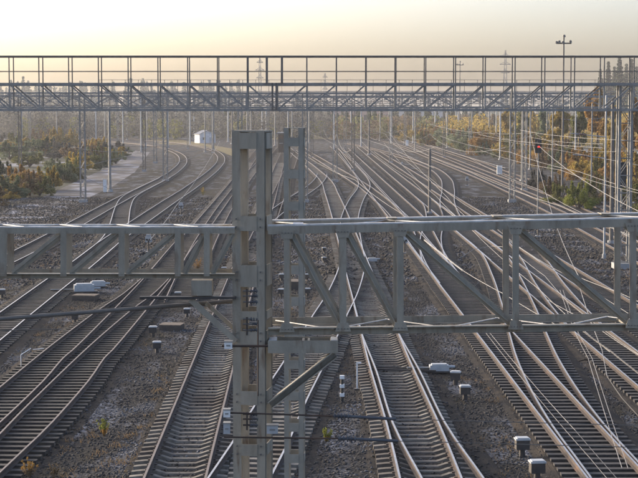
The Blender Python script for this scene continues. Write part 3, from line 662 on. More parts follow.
# ------------------------------------------------------------------ wires
def wire(label, pts, r, m='wire', grp=None, name='overhead_wire'):
    b = MB(); o = Vector(pts[0])
    for p, q in zip(pts[:-1], pts[1:]): b.cyl(Vector(p) - o, Vector(q) - o, r * .72, n=5)
    t = b.build(name, [M[m]]); t.location = o; return tag(t, label, 'wire', grp)
def sagged(p, q, sag, n=8):
    p, q = Vector(p), Vector(q); return [p + (q - p) * (i / n) - Vector((0, 0, sag * 4 * (i / n) * (1 - i / n))) for i in range(n + 1)]
stations = [100, 178, 235, 330, 420, 560]
names = ['leftmost mast track', 'central main track', 'corner track', 'long right track']
for ti, lab in ((0, 'contact wire and catenary over the straight track left of the near mast'), (1, 'contact wire and catenary over the central main track'), (2, 'contact wire and catenary over the dark-sleepered corner track'),
                (3, 'contact wire and catenary over the long track right of the corner track'), (4, 'contact wire and catenary over the left-hand yard track'), (5, 'contact wire and catenary over the second curved track'), (13, 'contact wire and catenary over the inner long right-hand track')):
    t = thing('catenary_line', lab, 'overhead wire'); b1 = MB(); b2 = MB(); b3 = MB()
    for si in range(len(stations) - 1):
        ya, yb2 = stations[si], stations[si + 1]
        if yb2 > 430: continue
        xa_, xb_ = xat(TR[ti], ya), xat(TR[ti], yb2)
        if xa_ is None or xb_ is None: continue
        z0 = 0.3 + 6.1; st = 0.25 * (1 if si % 2 else -1)
        pa, pb = Vector((xa_ + st, ya, z0)), Vector((xb_ - st, yb2, z0)); b1.cyl(pa, pb, .011, n=4)
        ma = sagged(pa + Vector((0, 0, 1.3)), pb + Vector((0, 0, 1.3)), .95, 10)
        for p, q in zip(ma[:-1], ma[1:]): b2.cyl(p, q, .011, n=4)
        for i in range(1, 10): b3.cyl(ma[i], pa + (pb - pa) * i / 10, .005, n=4)
    b1.build('contact_wire', [M['wire']], t); b2.build('messenger_wire', [M['wire']], t); b3.build('dropper', [M['wiredark']], t)
for lab, seq, r, m in (
    ('bright wire slanting down over the second curved track left of the mast', [(220, 141, 200), (176, 206, 110), (150, 240, 85)], .022, 'wire'),
    ('bright wire descending from the signal towards the near truss', [(529.5, 129, 160), (552.5, 215, 90), (566, 250, 78), (579, 277, 70)], .022, 'wire'),
    ('bright wire running from the signal down to the right edge', [(536, 143, 150), (580, 178, 110), (638, 211, 90), (700, 245, 80)], .026, 'wire'),
    ('thin pale wire rising left to right behind the right truss', [(480, 150, 170), (560, 170, 120), (638, 193, 95)], .018, 'wire'),
    ('pale head-span wire across the yellow bushes on the right', [(478, 134, 150), (536, 143, 118), (603, 148, 110)], .018, 'wire'),
    ('upper pale head-span wire across the orange trees on the right', [(520, 130, 130), (560, 136, 118), (620, 140, 108), (660, 142, 104)], .018, 'wire'),
    ('lower pale head-span wire across the right-hand bushes', [(530, 137, 130), (562, 142, 118), (603, 144, 110)], .014, 'wire'),
    ('sagging pale wire across the middle distance', [(300, 133, 230), (350, 135.5, 230), (400, 131, 230), (440, 124, 230)], .03, 'wire'),
    ('long pale wire falling to the right across the middle distance', [(430, 124, 260), (455, 130, 240), (500, 134, 220), (530, 133, 210)], .026, 'wire'),
    ('white wire over the central right tracks, left one of a close pair', [(384, 143, 190), (437, 197, 110), (462, 221, 90)], .018, 'wire'),
    ('white wire over the central right tracks, right one of a close pair', [(388, 131, 190), (447, 197, 110), (466, 217, 96)], .018, 'wire'),
    ('thick frosted insulated wire passing behind the long truss diagonal', [(424.5, 240, 60), (440, 252, 56), (463, 270.6, 52)], .035, 'wire'),
    ('frosted wire continuing from the insulated section to the truss foot', [(463, 270.6, 52), (504, 294, 47), (560, 327, 43)], .014, 'wire'),
    ('thin bright wire pair member crossing the lower right corner, upper one', [(486, 333, 38), (540, 400, 34), (590, 458, 31), (612, 484, 30)], .009, 'wire'),
    ('thin bright wire pair member crossing the lower right corner, lower one', [(490, 333, 38), (530, 380, 34), (575, 430, 31), (622, 484, 30)], .009, 'wire'),
    ('bright wire from the far centre sweeping to the right edge above the truss', [(400, 140, 230), (470, 172, 150), (560, 206, 110), (660, 246, 88)], .024, 'wire'),
    ('bright wire following the round pole down to the truss top chord', [(395, 150, 210), (430, 178, 150), (480, 214, 110), (540, 262, 82)], .02, 'wire'),
    ('pale wire over the long straight track, disappearing behind the truss', [(360, 140, 250), (412, 180, 150), (470, 228, 100), (540, 290, 70), (610, 352, 52)], .018, 'wire'),
    ('pale wire passing above the white cabinet towards the ladder-like mast', [(440, 136, 220), (510, 152, 150), (580, 172, 115), (660, 196, 92)], .02, 'wire'),
    ('pale wire crossing low in front of the green bushes at right', [(470, 158, 170), (540, 190, 120), (610, 226, 92), (680, 262, 78)], .018, 'wire'),
    ('bright frosted wire crossing the fan from the steep wire to the right edge', [(548, 300, 66), (590, 322, 58), (640, 356, 50), (690, 392, 44)], .014, 'wire'),
    ('steep bright wire on the right, left one of two below the truss', [(560, 290, 50), (574, 330, 46), (588, 358, 43), (622, 468, 35)], .012, 'wire'),
    ('steep bright wire on the right, right one of two below the truss', [(563, 290, 50), (577, 330, 46), (592, 358, 43), (628, 468, 35)], .012, 'wire'),
    ('bright wire with an insulator dropping towards the right foreground', [(579, 285, 60), (588, 313, 55), (602, 350, 50), (607, 376, 48)], .016, 'wire'),
    ('dark-ended wire from that insulator to the right edge', [(607, 376, 48), (622, 398, 46), (650, 428, 44)], .02, 'wiredark'),
    ('pale wire from the centre right to the right edge below the truss top', [(560, 269, 70), (620, 293, 62), (670, 315, 58)], .016, 'wire'),
    ('bright wire crossing right behind the truss, longest of the fan', [(518, 246, 85), (553, 268, 78), (580, 281, 72), (620, 308, 66), (660, 332, 60)], .016, 'wire'),
    ('lower bright wire of the fan behind the right truss', [(518, 255, 80), (545, 276, 74), (566, 300, 68), (600, 327, 62), (650, 362, 58)], .016, 'wire'),
    ('brown-grey cable at the right edge above the lower tracks', [(583, 331, 45), (612, 352, 42), (632, 368, 40), (660, 390, 38)], .03, 'wiredark'),
    ('pale slack cable lying over the ballast right of the insulated wire', [(460, 258, 70), (474, 249, 72), (492, 246, 72), (508, 247, 71)], .016, 'wire'),
    ('bright diagonal wire from the far yard towards the second mast', [(402, 214, 110), (355, 180, 140), (308, 157, 190), (296, 150, 220)], .02, 'wire'),
    ('wire crossing the far tracks right of the second mast', [(318, 196, 130), (345, 175, 150), (372, 152, 190)], .016, 'wire'),
    ('dark horizontal wire in front of the left-hand bushes', [(-10, 148, 178), (60, 146, 178), (110, 146, 178), (170, 147, 178)], .03, 'wiredark'),
    ('dark wire low across the left-hand mast feet', [(82, 176, 178), (110, 189, 178), (165, 190, 178)], .02, 'wiredark')):
    pts = [P(*s) for s in seq]; q = []
    for a, b_ in zip(pts[:-1], pts[1:]): q += sagged(a, b_, (b_ - a).length * .004, 4)[:-1]
    wire(lab, q + [pts[-1]], r, m)

# ------------------------------------------------------------------ signals, posts, cabinets
def signal(label, px, base, top, Y=None, lit=True, aspects=2):
    g = G(px, base, 0); Y = g.y; z = P(px, top, Y).z
    t = thing('railway_signal', label, 'signal', (g.x, Y, 0))
    b = MB(); b.cyl((0, 0, 0), (0, 0, z), .06, .05, 8); b.build('post', [M['galv']], t)
    hh = .45 * aspects
    b = MB(); b.prism([(-.3, -.05), (.3, -.05), (.3, .05), (-.3, .05)], z - hh - .2, z + .2); 
    for i in range(aspects): b.cyl((0, -.05, z - .1 - .45 * i), (0, -.35, z - .06 - .45 * i), .15, .16, 10)
    hd = b.build('signal_head', [M['black']], t)
    for i in range(aspects):
        b = MB(); b.cyl((0, -.352, z - .1 - .45 * i), (0, -.36, z - .1 - .45 * i), .12, n=10); b.build('lens', [M['red'] if (lit and i == aspects - 1) else M['black']], hd)
    b = MB(); b.box((0, 0, .15), (.5, .5, .3)); b.build('foundation', [M['conc']], t)
signal('tall signal showing a red lamp in front of the yellow bushes on the right', 537.5, 222, 141)
signal('black signal with pale discs on the right beside the ladder-like mast', 620.5, 258, 165, lit=False, aspects=3)
def dwarf(label, px, py):
    g = G(px, py, 0); t = thing('ground_signal', label, 'ground signal', g)
    b = MB(); b.cyl((0, 0, 0), (0, 0, .9), .06, .05, 8); b.build('post', [M['dark']], t)
    b = MB(); b.prism([(-.22, 0), (.22, 0), (.22, .16), (-.22, .16)], .75, 1.15); b.prism([(-.16, 0), (.16, 0), (.16, .14), (-.16, .14)], 1.15, 1.32); h = b.build('lamp_box', [M['greybox']], t)
    b = MB()
    for dx in (-.1, .1): b.cyl((dx, -.01, 0.95), (dx, -.08, .95), .07, .07, 10)
    b.build('lens_hood', [M['black']], h); b = MB(); b.box((0, .05, .06), (.4, .4, .12)); b.build('base_slab', [M['conc']], t)
dwarf('dwarf ground signal between the two left tracks, just below the left truss top chord', 148.5, 253)
dwarf('dwarf ground signal above the left truss, left of the near mast', 181, 216)
dwarf('dwarf ground signal on the ballast right of centre under the truss diagonal', 404.5, 254)
dwarf('dwarf ground signal far up the yard left of the round pole', 402, 169)
dwarf('dwarf ground signal near the right end, behind the truss top chord', 467, 186)
dwarf('dwarf ground signal at the right beside the steep wire', 538, 237)
def postbox(label, px, py, w_, h_, d_, m='white', name='cabinet', cat='cabinet', feet=True, lid='galv'):
    g = G(px, py, 0); t = thing(name, label, cat, g); f = .12 if feet else 0.0
    b = MB(); b.box((0, 0, f + h_ / 2), (w_, d_, h_)); b.build('casing', [M[m]], t)
    b = MB(); b.box((0, 0, f + h_ + .015), (w_ * 1.08, d_ * 1.1, .03)); b.build('lid', [M[lid]], t)
    b = MB(); b.box((0, -d_ / 2 - .006, f + h_ * .5), (w_ * .8, .012, h_ * .8)); o = b.build('door', [M[m]], t)
    b = MB(); b.box((w_ * .28, -d_ / 2 - .02, f + h_ * .5), (.03, .02, .1)); b.build('handle', [M['dark']], o)
    if feet:
        for sx in (-1, 1):
            b = MB(); b.box((sx * w_ * .35, 0, f / 2), (.06, d_ * .9, f)); b.build('foot', [M['dark']], t)
    return t
postbox('tall white cabinet by the right-hand tracks in front of the bushes', 499.5, 175, .85, 1.5, .5)
postbox('white post-like cabinet at the foot of the left-hand masts', 105, 193, .42, 1.6, .3)
postbox('small far white cabinet right of the yellow bush in the distance', 407, 146, .9, 1.9, .5)
postbox('white cabinet in the left distance beside the curve', 145.5, 149, .5, 1.9, .4)
def trackbox(label, px, py, s=1.0):
    g = G(px, py, 0); t = thing('trackside_box', label, 'junction box', g, random.uniform(-.2, .2))
    b = MB(); b.cyl((0, 0, 0), (0, 0, .22 * s), .09 * s, .08 * s, 8); b.build('pedestal', [M['dark']], t)
    b = MB(); b.box((0, 0, .35 * s), (.36 * s, .28 * s, .26 * s)); b.build('casing', [M['dark']], t)
    b = MB(); V_ = [(-.2, -.16), (.2, -.16), (.2, .16), (-.2, .16)]; b.prism([(x * s, y * s) for x, y in V_], .48 * s, .52 * s); b.prism([(x * s * .8, y * s * .8) for x, y in V_], .52 * s, .545 * s); b.build('lid', [M['greybox']], t)
for i, (x, y, s, l) in enumerate(((455.5, 385, .95, 'white-lidded track box right of the point machine, rear one of a pair'), (465, 400, .95, 'white-lidded track box right of the point machine, front one of a pair'),
    (522, 457, 1.05, 'white-lidded track box in the right foreground, rear one by the corner track'), (537, 481, 1.05, 'white-lidded track box at the bottom edge in the right foreground'),
    (307, 281, .8, 'white-lidded track box behind the first truss upright, rear one'), (307.5, 296, .8, 'white-lidded track box behind the first truss upright, front one'),
    (281.5, 281, .8, 'small pale track box just right of the near mast, upper one'), (281, 297, .85, 'pale track box just right of the near mast, lower one'),
    (324, 253, .75, 'pale track box in the yard, rear one right of the second mast'), (324, 263, .75, 'pale track box in the yard, front one right of the second mast'),
    (187, 317, .8, 'pale track box under the long grey tube left of the mast'), (55, 243, .8, 'small track box seen through the left truss, upper left'),
    (153, 337, .9, 'low pale track box left of the main left track, rear one'), (157, 353, .9, 'low pale track box left of the main left track, front one'), (75, 323, .8, 'track box below the left truss beside the curved track'),
    (178, 301, .9, 'pale track box touching the left bracket arm'), (224, 274, .8, 'track box left of the near mast behind the truss'), (2, 298, .9, 'pale track box at the extreme left edge'))): trackbox(l, x, y, s)
def pointmachine(label, px, py, rz, s=1.0, m='greybox'):
    g = G(px, py, .05); t = thing('point_machine', label, 'point machine', g, rz)
    b = MB(); b.prism([(-.45 * s, -.22 * s), (.45 * s, -.22 * s), (.45 * s, .22 * s), (-.45 * s, .22 * s)], .06, .34 * s); b.prism([(-.36 * s, -.17 * s), (.36 * s, -.17 * s), (.36 * s, .17 * s), (-.36 * s, .17 * s)], .34 * s, .40 * s); b.build('casing', [M[m]], t)
    b = MB(); b.cyl((-.45 * s, 0, .16), (-1.5 * s, 0, .16), .035, n=6); b.cyl((-.45 * s, .12, .16), (-1.5 * s, .14, .16), .03, n=6); b.build('drive_rod', [M['galv']], t)
    b = MB(); b.box((0, 0, .03), (1.2 * s, .6 * s, .06)); b.build('base_plate', [M['dark']], t)
    b = MB(); b.cyl((.45 * s, 0, .2), (.75 * s, 0, .2), .06, .05, 8); b.build('motor_end', [M[m]], t)
pointmachine('grey point machine right of the main track, its rods reaching the rails', 439, 372, 0.05, .8)
pointmachine('point machine below the left truss beside the curved tracks', 84, 292, .2, 1.2)
pointmachine('second point machine below the left truss, slightly nearer', 98, 287, .2, .9)
pointmachine('point machine behind the right truss near the insulated wire', 372, 262, .1, .7)
def plank_cover(label, px, py, w_, d_, h_=.25):
    g = G(px, py, 0); t = thing('cable_pit', label, 'cable pit', g, -.15); b = MB()
    b.box((0, 0, h_ / 2), (w_, d_, h_)); b.build('frame', [M['dark']], t); n = 5
    for i in range(n):
        b = MB(); b.box((0, -d_ / 2 + d_ * (i + .5) / n, h_ + .02 + .004 * (i % 2)), (w_ * 1.05, d_ / n * .92, .04)); b.build('board', [M['wood']], t)
plank_cover('brown board-covered cable pit left of the main left track', 172, 330, .95, .9)
plank_cover('darker board-covered pit beneath the point machines on the left', 86, 300, 1.2, .9)
plank_cover('wooden box cover behind the first upright of the right truss', 294, 288, .8, 1.4, .4)
t = thing('striped_marker', 'small black and white striped post in the central ballast', 'marker', G(342, 402, 0))
b = MB(); b.cyl((0, 0, 0), (0, 0, .9), .05, n=8); b.build('post', [M['black']], t)
for z in (.25, .55, .85): b = MB(); b.box((0, 0, z), (.16, .11, .12)); b.build('white_band', [M['white']], t)
t = thing('marker_post', 'slim white hook-topped post left of the main central track', 'marker', G(357, 390, 0))
b = MB(); b.box((0, 0, .5), (.05, .05, 1.0)); b.box((.08, 0, .97), (.14, .05, .05)); b.build('post', [M['white']], t); b = MB(); b.box((0, 0, .03), (.2, .2, .06)); b.build('base_plate', [M['dark']], t)
# switch rods across the track near the point machine
t = thing('stretcher_bar', 'blue-black switch rods crossing the main central track by the point machine', 'switch rod', G(395, 367, .1))
o = t.location.copy()
for d in (0, 2.0): bar('rod', G(367, 367 + d, .16) - o, G(436, 369 + d, .16) - o, .07, .06, M['dark'], t)
# low wire frame on the left ground
t = thing('wire_frame', 'low thin white frame standing on the ballast at the left', 'frame', G(21, 370, 0)); o = t.location.copy()
for a, c in (((21, 369, 0), (21, 369, .55)), ((21, 369, .55), (31, 361, .5)), ((33, 361, .45), (44, 361, .5))):
    bar('rod', G(a[0], a[1], 0) + Vector((0, 0, a[2])) - o, G(c[0], c[1], 0) + Vector((0, 0, c[2])) - o, .03, .03, M['white'], t, 'rod')

# ------------------------------------------------------------------ hut and far buildings
g = G(205, 143, 0); t = thing('white_hut', 'small white hut with dark gabled roof beside the curving tracks', 'hut', g, R(24)); w_, d_, h_ = 6.2, 5.5, 3.3
b = MB(); b.box((0, 0, h_ / 2), (w_, d_, h_)); b.V += [Vector(v) for v in ((-w_ / 2, -d_ / 2, h_), (w_ / 2, -d_ / 2, h_), (0, -d_ / 2, h_ + 1.2), (-w_ / 2, d_ / 2, h_), (w_ / 2, d_ / 2, h_), (0, d_ / 2, h_ + 1.2))]
n0 = len(b.V) - 6; b.F += [(n0, n0 + 1, n0 + 2), (n0 + 4, n0 + 3, n0 + 5)]; b.M += [0, 0]; b.build('wall', [M['hutwall']], t)
for s in (-1, 1):
    b = MB(); p = [(0, h_ + 1.32), (s * (w_ / 2 + .4), h_ - .18), (s * (w_ / 2 + .4), h_ - .06), (0, h_ + 1.46)]
    for y in (-d_ / 2 - .35, d_ / 2 + .35):
        for x, z in p: b.V.append(Vector((x, y, z)))
    b.F += [(0, 1, 2, 3), (7, 6, 5, 4), (0, 4, 5, 1), (1, 5, 6, 2), (2, 6, 7, 3), (3, 7, 4, 0)]; b.M += [0] * 6; b.build('roof', [M['hutroof']], t)
b = MB(); b.box((1.1, -d_ / 2 - .03, 1.05), (.9, .05, 2.1)); dr = b.build('door', [M['greybox']], t); b2 = MB(); b2.box((-1.3, -d_ / 2 - .03, 1.7), (1.1, .05, .9)); wn = b2.build('window', [M['glass']], t); b2 = MB(); b2.box((-1.3, -d_ / 2 - .07, 1.2), (1.3, .12, .08)); b2.build('sill', [M['greybox']], wn); b = MB(); b.box((1.4, -d_ / 2 - .08, 1.05), (.05, .05, .2)); b.build('handle', [M['dark']], dr)
def shed(label, x0, x1, yb_, yt, Y, m, n, name='warehouse', cat='building'):
    a, c = P(x0, 100, Y).x, P(x1, 100, Y).x; zt = P(0, yt, Y).z; t = thing(name, label, cat, ((a + c) / 2, Y, 0)); W = c - a; D = 18
    b = MB(); b.box((0, D / 2, zt / 2), (W, D, zt)); b.build('wall', [m], t)
    b = MB(); b.prism([(-W / 2 - .4, -.4), (W / 2 + .4, -.4), (W / 2 + .4, D + .4), (-W / 2 - .4, D + .4)], zt, zt + .35); b.build('roof', [M['hutroof']], t)
    for i in range(n):
        b = MB(); b.box((-W / 2 + W * (i + .5) / n, -.02, zt * .62), (W / n * .6, .06, zt * .22)); f = b.build('window', [M['glass']], t)
        b = MB(); b.box((-W / 2 + W * (i + .5) / n, -.06, zt * .5), (W / n * .66, .12, .12)); b.build('sill', [M['greybox']], f)
shed('long pinkish low building right of the second mast, far behind the yard', 328, 388, 125, 108.5, 1000, M['brick'], 12)
shed('pinkish low building left of the second mast, far behind the yard', 243, 298, 125, 110, 1000, M['brick'], 10)
shed('pale grey flat building far off between the gantry masts', 398, 446, 125, 111, 1050, M['greybox'], 8)
shed('small dark red lineside hut right of the near mast top', 278, 284, 140, 134, 430, M['rust'], 1, 'lineside_hut', 'hut')

# ------------------------------------------------------------------ vegetation
def leafcloud(n, clumps, size, r, flat=.6):
    c = np.array([cl[:3] for cl in clumps]); rad = np.array([cl[3:] for cl in clumps]); k_ = r.integers(0, len(clumps), n)
    d = r.normal(size=(n, 3)); d /= np.linalg.norm(d, axis=1)[:, None]; d *= (r.random(n) ** .45)[:, None]
    p = c[k_] + d * rad[k_]; p[:, 2] = np.maximum(p[:, 2], .05)
    a = r.normal(size=(n, 3)); a /= np.linalg.norm(a, axis=1)[:, None]; b_ = np.cross(a, r.normal(size=(n, 3))); b_ /= np.linalg.norm(b_, axis=1)[:, None]
    s = size * (.5 + r.random(n))[:, None]
    V = np.stack([p - a * s - b_ * s * flat, p + a * s * .9 - b_ * s * flat * .6, p + a * s + b_ * s * flat, p - a * s * .8 + b_ * s * flat], 1).reshape(-1, 3)
    return V, np.arange(n * 4).reshape(-1, 4)
BUSH = {}
def bushproto(v):
    r = np.random.default_rng(100 + v); cl = []
    for i in range(13): cl.append((*(r.uniform(-.85, .85, 2)), r.uniform(.2, 1.1), *(r.uniform(.14, .40, 3))))
    for i in range(11): cl.append((*(r.uniform(-.7, .7, 2)), r.uniform(.9, 1.6), .07, .07, .36))
    V, Fa = leafcloud(4200, cl, .048, r)
    b = MB()
    for i in range(7):
        a = r.uniform(0, 6.28); rr = r.uniform(.2, .7); b.cyl((0, 0, 0), (math.cos(a) * rr, math.sin(a) * rr, r.uniform(.9, 1.7)), .03, .008, 4)
    return V, Fa, b
PV = [bushproto(v) for v in range(5)]; STEM = [p[2].me('stems', [M['bark']]) for p in PV]
def bush(label, x, y, sx, sz, c, v, grp, cat='bush'):
    key = (v, c)
    if key not in BUSH: BUSH[key] = polymesh('foliage', PV[v][0], PV[v][1], FOL[c])
    t = thing('bush', label, cat, (x, y, 0), random.uniform(0, 6.28), grp)
    mt = Matrix.Diagonal((sx, sx, sz, 1)); link('foliage', BUSH[key], t, mt); link('stems', STEM[v], t, mt)
USED = {}
def bushat(px, base, top, wpx, c, grp, note=''):
    g = G(px, base, 0); Y = g.y; h = P(px, top, Y).z; W = wpx / F * Y
    nm = {'green': 'dark green', 'olive': 'olive', 'yellow': 'yellow', 'orange': 'orange', 'rust': 'rust-brown', 'bare': 'bare grey', 'lime': 'lime', 'spruce': 'dark'}[c]
    lab = '%s bush %s %s' % (nm, where(px, base, note), '')
    lab = lab.strip()
    if lab in USED: lab = lab.replace(' bush', (' taller' if h > USED[lab] else ' lower') + ' bush', 1)
    while lab in USED: lab = lab.replace(' bush', ' ragged bush', 1) if 'ragged' not in lab else lab.replace('ragged', 'loose wide', 1) if 'loose' not in lab else lab + ' too'
    USED[lab] = h
    bush(lab, g.x, g.y, W / 1.35, h * (.8 if note == 'L' else .95) / 1.7, c, random.randrange(5), grp)
LB = [(8, 198, 172, 30, 'green'), (30, 196, 168, 24, 'rust'), (24, 190, 160, 26, 'orange'), (48, 190, 162, 26, 'yellow'), (62, 182, 160, 22, 'green'), (70, 180, 154, 20, 'olive'), (40, 196, 172, 22, 'olive'),
      (80, 172, 148, 22, 'yellow'), (88, 170, 146, 18, 'olive'), (96, 166, 142, 18, 'rust'), (104, 166, 144, 16, 'olive'), (116, 164, 146, 16, 'green'), (100, 170, 152, 14, 'green'),
      (10, 160, 136, 26, 'green'), (30, 158, 134, 24, 'green'), (44, 156, 132, 20, 'spruce'), (22, 150, 130, 24, 'olive'), (52, 150, 124, 18, 'yellow'), (62, 148, 126, 16, 'olive'), (72, 148, 126, 14, 'yellow'),
      (4, 148, 128, 22, 'bare'), (38, 146, 126, 22, 'rust'), (60, 158, 138, 20, 'bare'), (74, 160, 140, 20, 'rust'), (90, 156, 136, 16, 'orange'), (2, 176, 158, 22, 'spruce'), (-14, 188, 162, 26, 'green'), (-12, 206, 178, 26, 'rust'), (14, 186, 168, 20, 'bare'), (100, 150, 134, 14, 'yellow')]
rr_ = random.Random(5)
for i in range(26):
    bs = rr_.uniform(150, 200); LB.append((rr_.uniform(-10, 128 - (bs - 150) * 1.55), bs, bs - rr_.uniform(12, 22), rr_.uniform(16, 28), rr_.choice(['green', 'olive', 'green', 'yellow', 'olive', 'bare', 'yellow', 'olive'])))
for i, (x, bs, tp, w_, c) in enumerate(LB):
    bushat(x, bs, tp, w_, c, 'bushes on the frosty ground at the left', 'L')
RB = [(388, 137, 124, 12, 'yellow'), (380, 137, 126, 10, 'orange'), (440, 142, 128, 14, 'yellow'), (452, 144, 127, 14, 'olive'), (466, 147, 130, 16, 'yellow'), (478, 150, 130, 18, 'orange'), (492, 152, 130, 16, 'yellow'), (505, 155, 132, 18, 'yellow'),
      (516, 160, 134, 18, 'olive'), (528, 164, 132, 18, 'orange'), (545, 170, 148, 20, 'rust'), (556, 172, 150, 18, 'green'), (575, 180, 150, 26, 'orange'), (592, 184, 152, 28, 'yellow'), (606, 188, 154, 24, 'olive'), (620, 190, 150, 28, 'orange'), (638, 192, 148, 30, 'yellow'),
      (586, 176, 148, 22, 'orange'), (485, 156, 142, 14, 'green'), (500, 158, 144, 14, 'green'), (538, 188, 170, 18, 'bare'), (552, 196, 176, 20, 'rust'), (560, 204, 184, 24, 'olive'), (578, 210, 182, 26, 'lime'), (590, 206, 180, 22, 'olive'), (600, 200, 176, 20, 'rust'), (640, 208, 180, 28, 'olive'), (616, 205, 182, 22, 'rust'), (655, 215, 180, 30, 'olive'),
      (425, 138, 124, 12, 'rust'), (414, 138, 122, 12, 'green'), (432, 136, 118, 12, 'olive'), (455, 138, 116, 16, 'bare'), (470, 140, 116, 16, 'olive'), (488, 142, 114, 18, 'rust'), (500, 146, 116, 18, 'bare'), (515, 148, 114, 18, 'olive'), (532, 150, 112, 20, 'yellow')]
for i in range(64):
    x = rr_.uniform(380, 655); f = (x - 380) / 275; bs = 139 + 50 * f ** 1.25 + rr_.uniform(-4, 2); RB.append((x, bs, bs - rr_.uniform(13, 19) * (1 + f * .9), rr_.uniform(12, 18) * (1 + f), rr_.choice(['yellow', 'yellow', 'orange', 'olive', 'green', 'yellow', 'rust'])))
for i, (x, bs, tp, w_, c) in enumerate(RB):
    bushat(x, bs, tp, w_, c, 'autumn bushes along the right of the yard', 'R')
# autumn broadleaf trees and spruces
def treeproto(kind, v):
    r = np.random.default_rng(300 + v); b = MB(); cl = []
    if kind == 'broad':
        b.cyl((0, 0, 0), (0, 0, 6), .16, .05, 7)
        for i in range(12):
            z = r.uniform(1.8, 5.6); a = r.uniform(0, 6.28); l = r.uniform(.6, 1.7) * (1.2 - z / 8)
            e = (math.cos(a) * l, math.sin(a) * l, z + r.uniform(.3, .9)); b.cyl((0, 0, z), e, .05, .015, 4); cl.append((*e, *(r.uniform(.4, .8, 3))))
        cl.append((0, 0, 6.2, .5, .5, .8)); V, Fa = leafcloud(3800, cl, .13, r)
    else:
        b.cyl((0, 0, 0), (0, 0, 9.6), .2, .03, 7); Vs = []
        z = 1.2
        while z < 9.8:
            l = (9.9 - z) * .25 + .12
            for a in np.arange(0, 6.28, .7) + r.uniform(0, 1):
                ll = l * r.uniform(.7, 1.15); cl.append((math.cos(a) * ll * .55, math.sin(a) * ll * .55, z - ll * .12, .36 * ll + .05, .36 * ll + .05, .14 + .05 * ll))
            z += .42
        V, Fa = leafcloud(5200, cl, .14, r)
    return V, Fa, b.me('trunk', [M['bark']])
TP = {('broad', v): treeproto('broad', v) for v in range(3)}; TP.update({('spruce', v): treeproto('spruce', v) for v in range(3)}); TC = {}
def tree(label, px, base, top, wpx, kind, c, grp=None, Y=None):
    if Y is None: Y = G(px, base, 0).y
    h = P(px, top, Y).z; x = P(px, 100, Y).x; v = random.randrange(3); W = wpx / F * Y; key = (kind, v, c)
    if key not in TC: TC[key] = polymesh('crown', TP[kind, v][0], TP[kind, v][1], FOL[c])
    t = thing('spruce_tree' if kind == 'spruce' else 'broadleaf_tree', label, 'tree', (x, Y, 0), random.uniform(0, 6.28), grp)
    s = h / (6.9 if kind == 'broad' else 9.9); k2 = W / (3.6 if kind == 'broad' else 5.0); mt = Matrix.Diagonal((k2, k2, s, 1))
    link('crown', TC[key], t, mt); link('trunk', TP[kind, v][2], t, mt)
for px, bs, tp, wp, kd, c, lb in ((598, 172, 86, 34, 'broad', 'orange', 'pale orange tree under the hazy spruces at the right'), (560, 165, 106, 24, 'broad', 'yellow', 'yellow tree behind the floodlight mast'), (580, 168, 104, 26, 'broad', 'olive', 'olive tree between the floodlight mast and the slim pale mast'),
                              (634, 185, 98, 30, 'broad', 'orange', 'orange tree at the right edge behind the ladder-like mast'), (615, 180, 106, 26, 'broad', 'yellow', 'yellow tree left of the ladder-like mast'), (524, 158, 108, 22, 'broad', 'olive', 'olive tree left of the red signal'),
                              (545, 160, 112, 20, 'broad', 'green', 'green tree behind the red signal'), (508, 152, 108, 20, 'broad', 'yellow', 'yellowish tree left of the white cabinet'), (655, 190, 96, 34, 'broad', 'orange', 'orange tree half outside the right edge')):
    tree(lb, px, bs, tp, wp, kd, c)
for i, (px, tp, wp, Y) in enumerate(((600, 68, 20, 860), (608, 61, 24, 820), (619, 55, 28, 800), (631, 58, 26, 790), (642, 54, 30, 780), (603, 78, 22, 900), (614, 66, 24, 900), (626, 63, 26, 900), (655, 52, 30, 800), (597, 84, 16, 880), (636, 66, 26, 920))):
    tree('tall spruce fading into the haze at the upper right', px, 0, tp, wp, 'spruce', 'spruce', 'hazy spruces at the upper right', Y)
def forest(name, n, x0, x1, ya, yb2, hmin, hmax, seed, c, mod=None, kind='spruce', leaves=60, lsz=.5):
    r = np.random.default_rng(seed); Vs = []; Fs = []; off = 0
    for i in range(n):
        Y = r.uniform(ya, yb2); px = r.uniform(x0, x1); X = (px - 319) / F * Y; h = r.uniform(hmin, hmax) * (mod(px) if mod else 1)
        f = r.random(leaves) ** .75; z = h * (.06 + .94 * (1 - f) ** 1.0) if kind == 'spruce' else h * (.1 + .9 * r.random(leaves))
        rad = (1 - z / h) * h * .17 + .15 if kind == 'spruce' else h * .3 * np.sqrt(np.maximum(0, 1 - (z / h * 2 - 1.1) ** 2)) + .3
        a = r.random(leaves) * 6.28; q = rad * np.sqrt(r.random(leaves)); c0 = np.stack([X + np.cos(a) * q, Y + np.sin(a) * q, z], 1)
        s = lsz * (.5 + r.random(leaves)) * h / 14; u = r.normal(size=(leaves, 3)); u /= np.linalg.norm(u, axis=1)[:, None]; v = np.cross(u, r.normal(size=(leaves, 3))); v /= np.linalg.norm(v, axis=1)[:, None]
        s = s[:, None]; V = np.stack([c0 - u * s, c0 + v * s, c0 + u * s, c0 - v * s], 1).reshape(-1, 3); Vs.append(V); Fs.append(np.arange(leaves * 4).reshape(-1, 4) + off); off += leaves * 4
    return tag(link(name, polymesh(name, np.concatenate(Vs), np.concatenate(Fs), FOL[c])), kind='stuff')
lw = lambda px: 1.0 if px < 240 else (0.62 if px < 330 else 0.5 + .3 * max(0, (px - 480) / 160))
forest('spruce_forest', 600, -60, 700, 1500, 2100, 32, 48, 1, 'spruce', lw, leaves=260, lsz=.5)
forest('leafless_wood', 300, -60, 330, 640, 950, 8, 13, 2, 'bare', None, 'round', 300, .5)
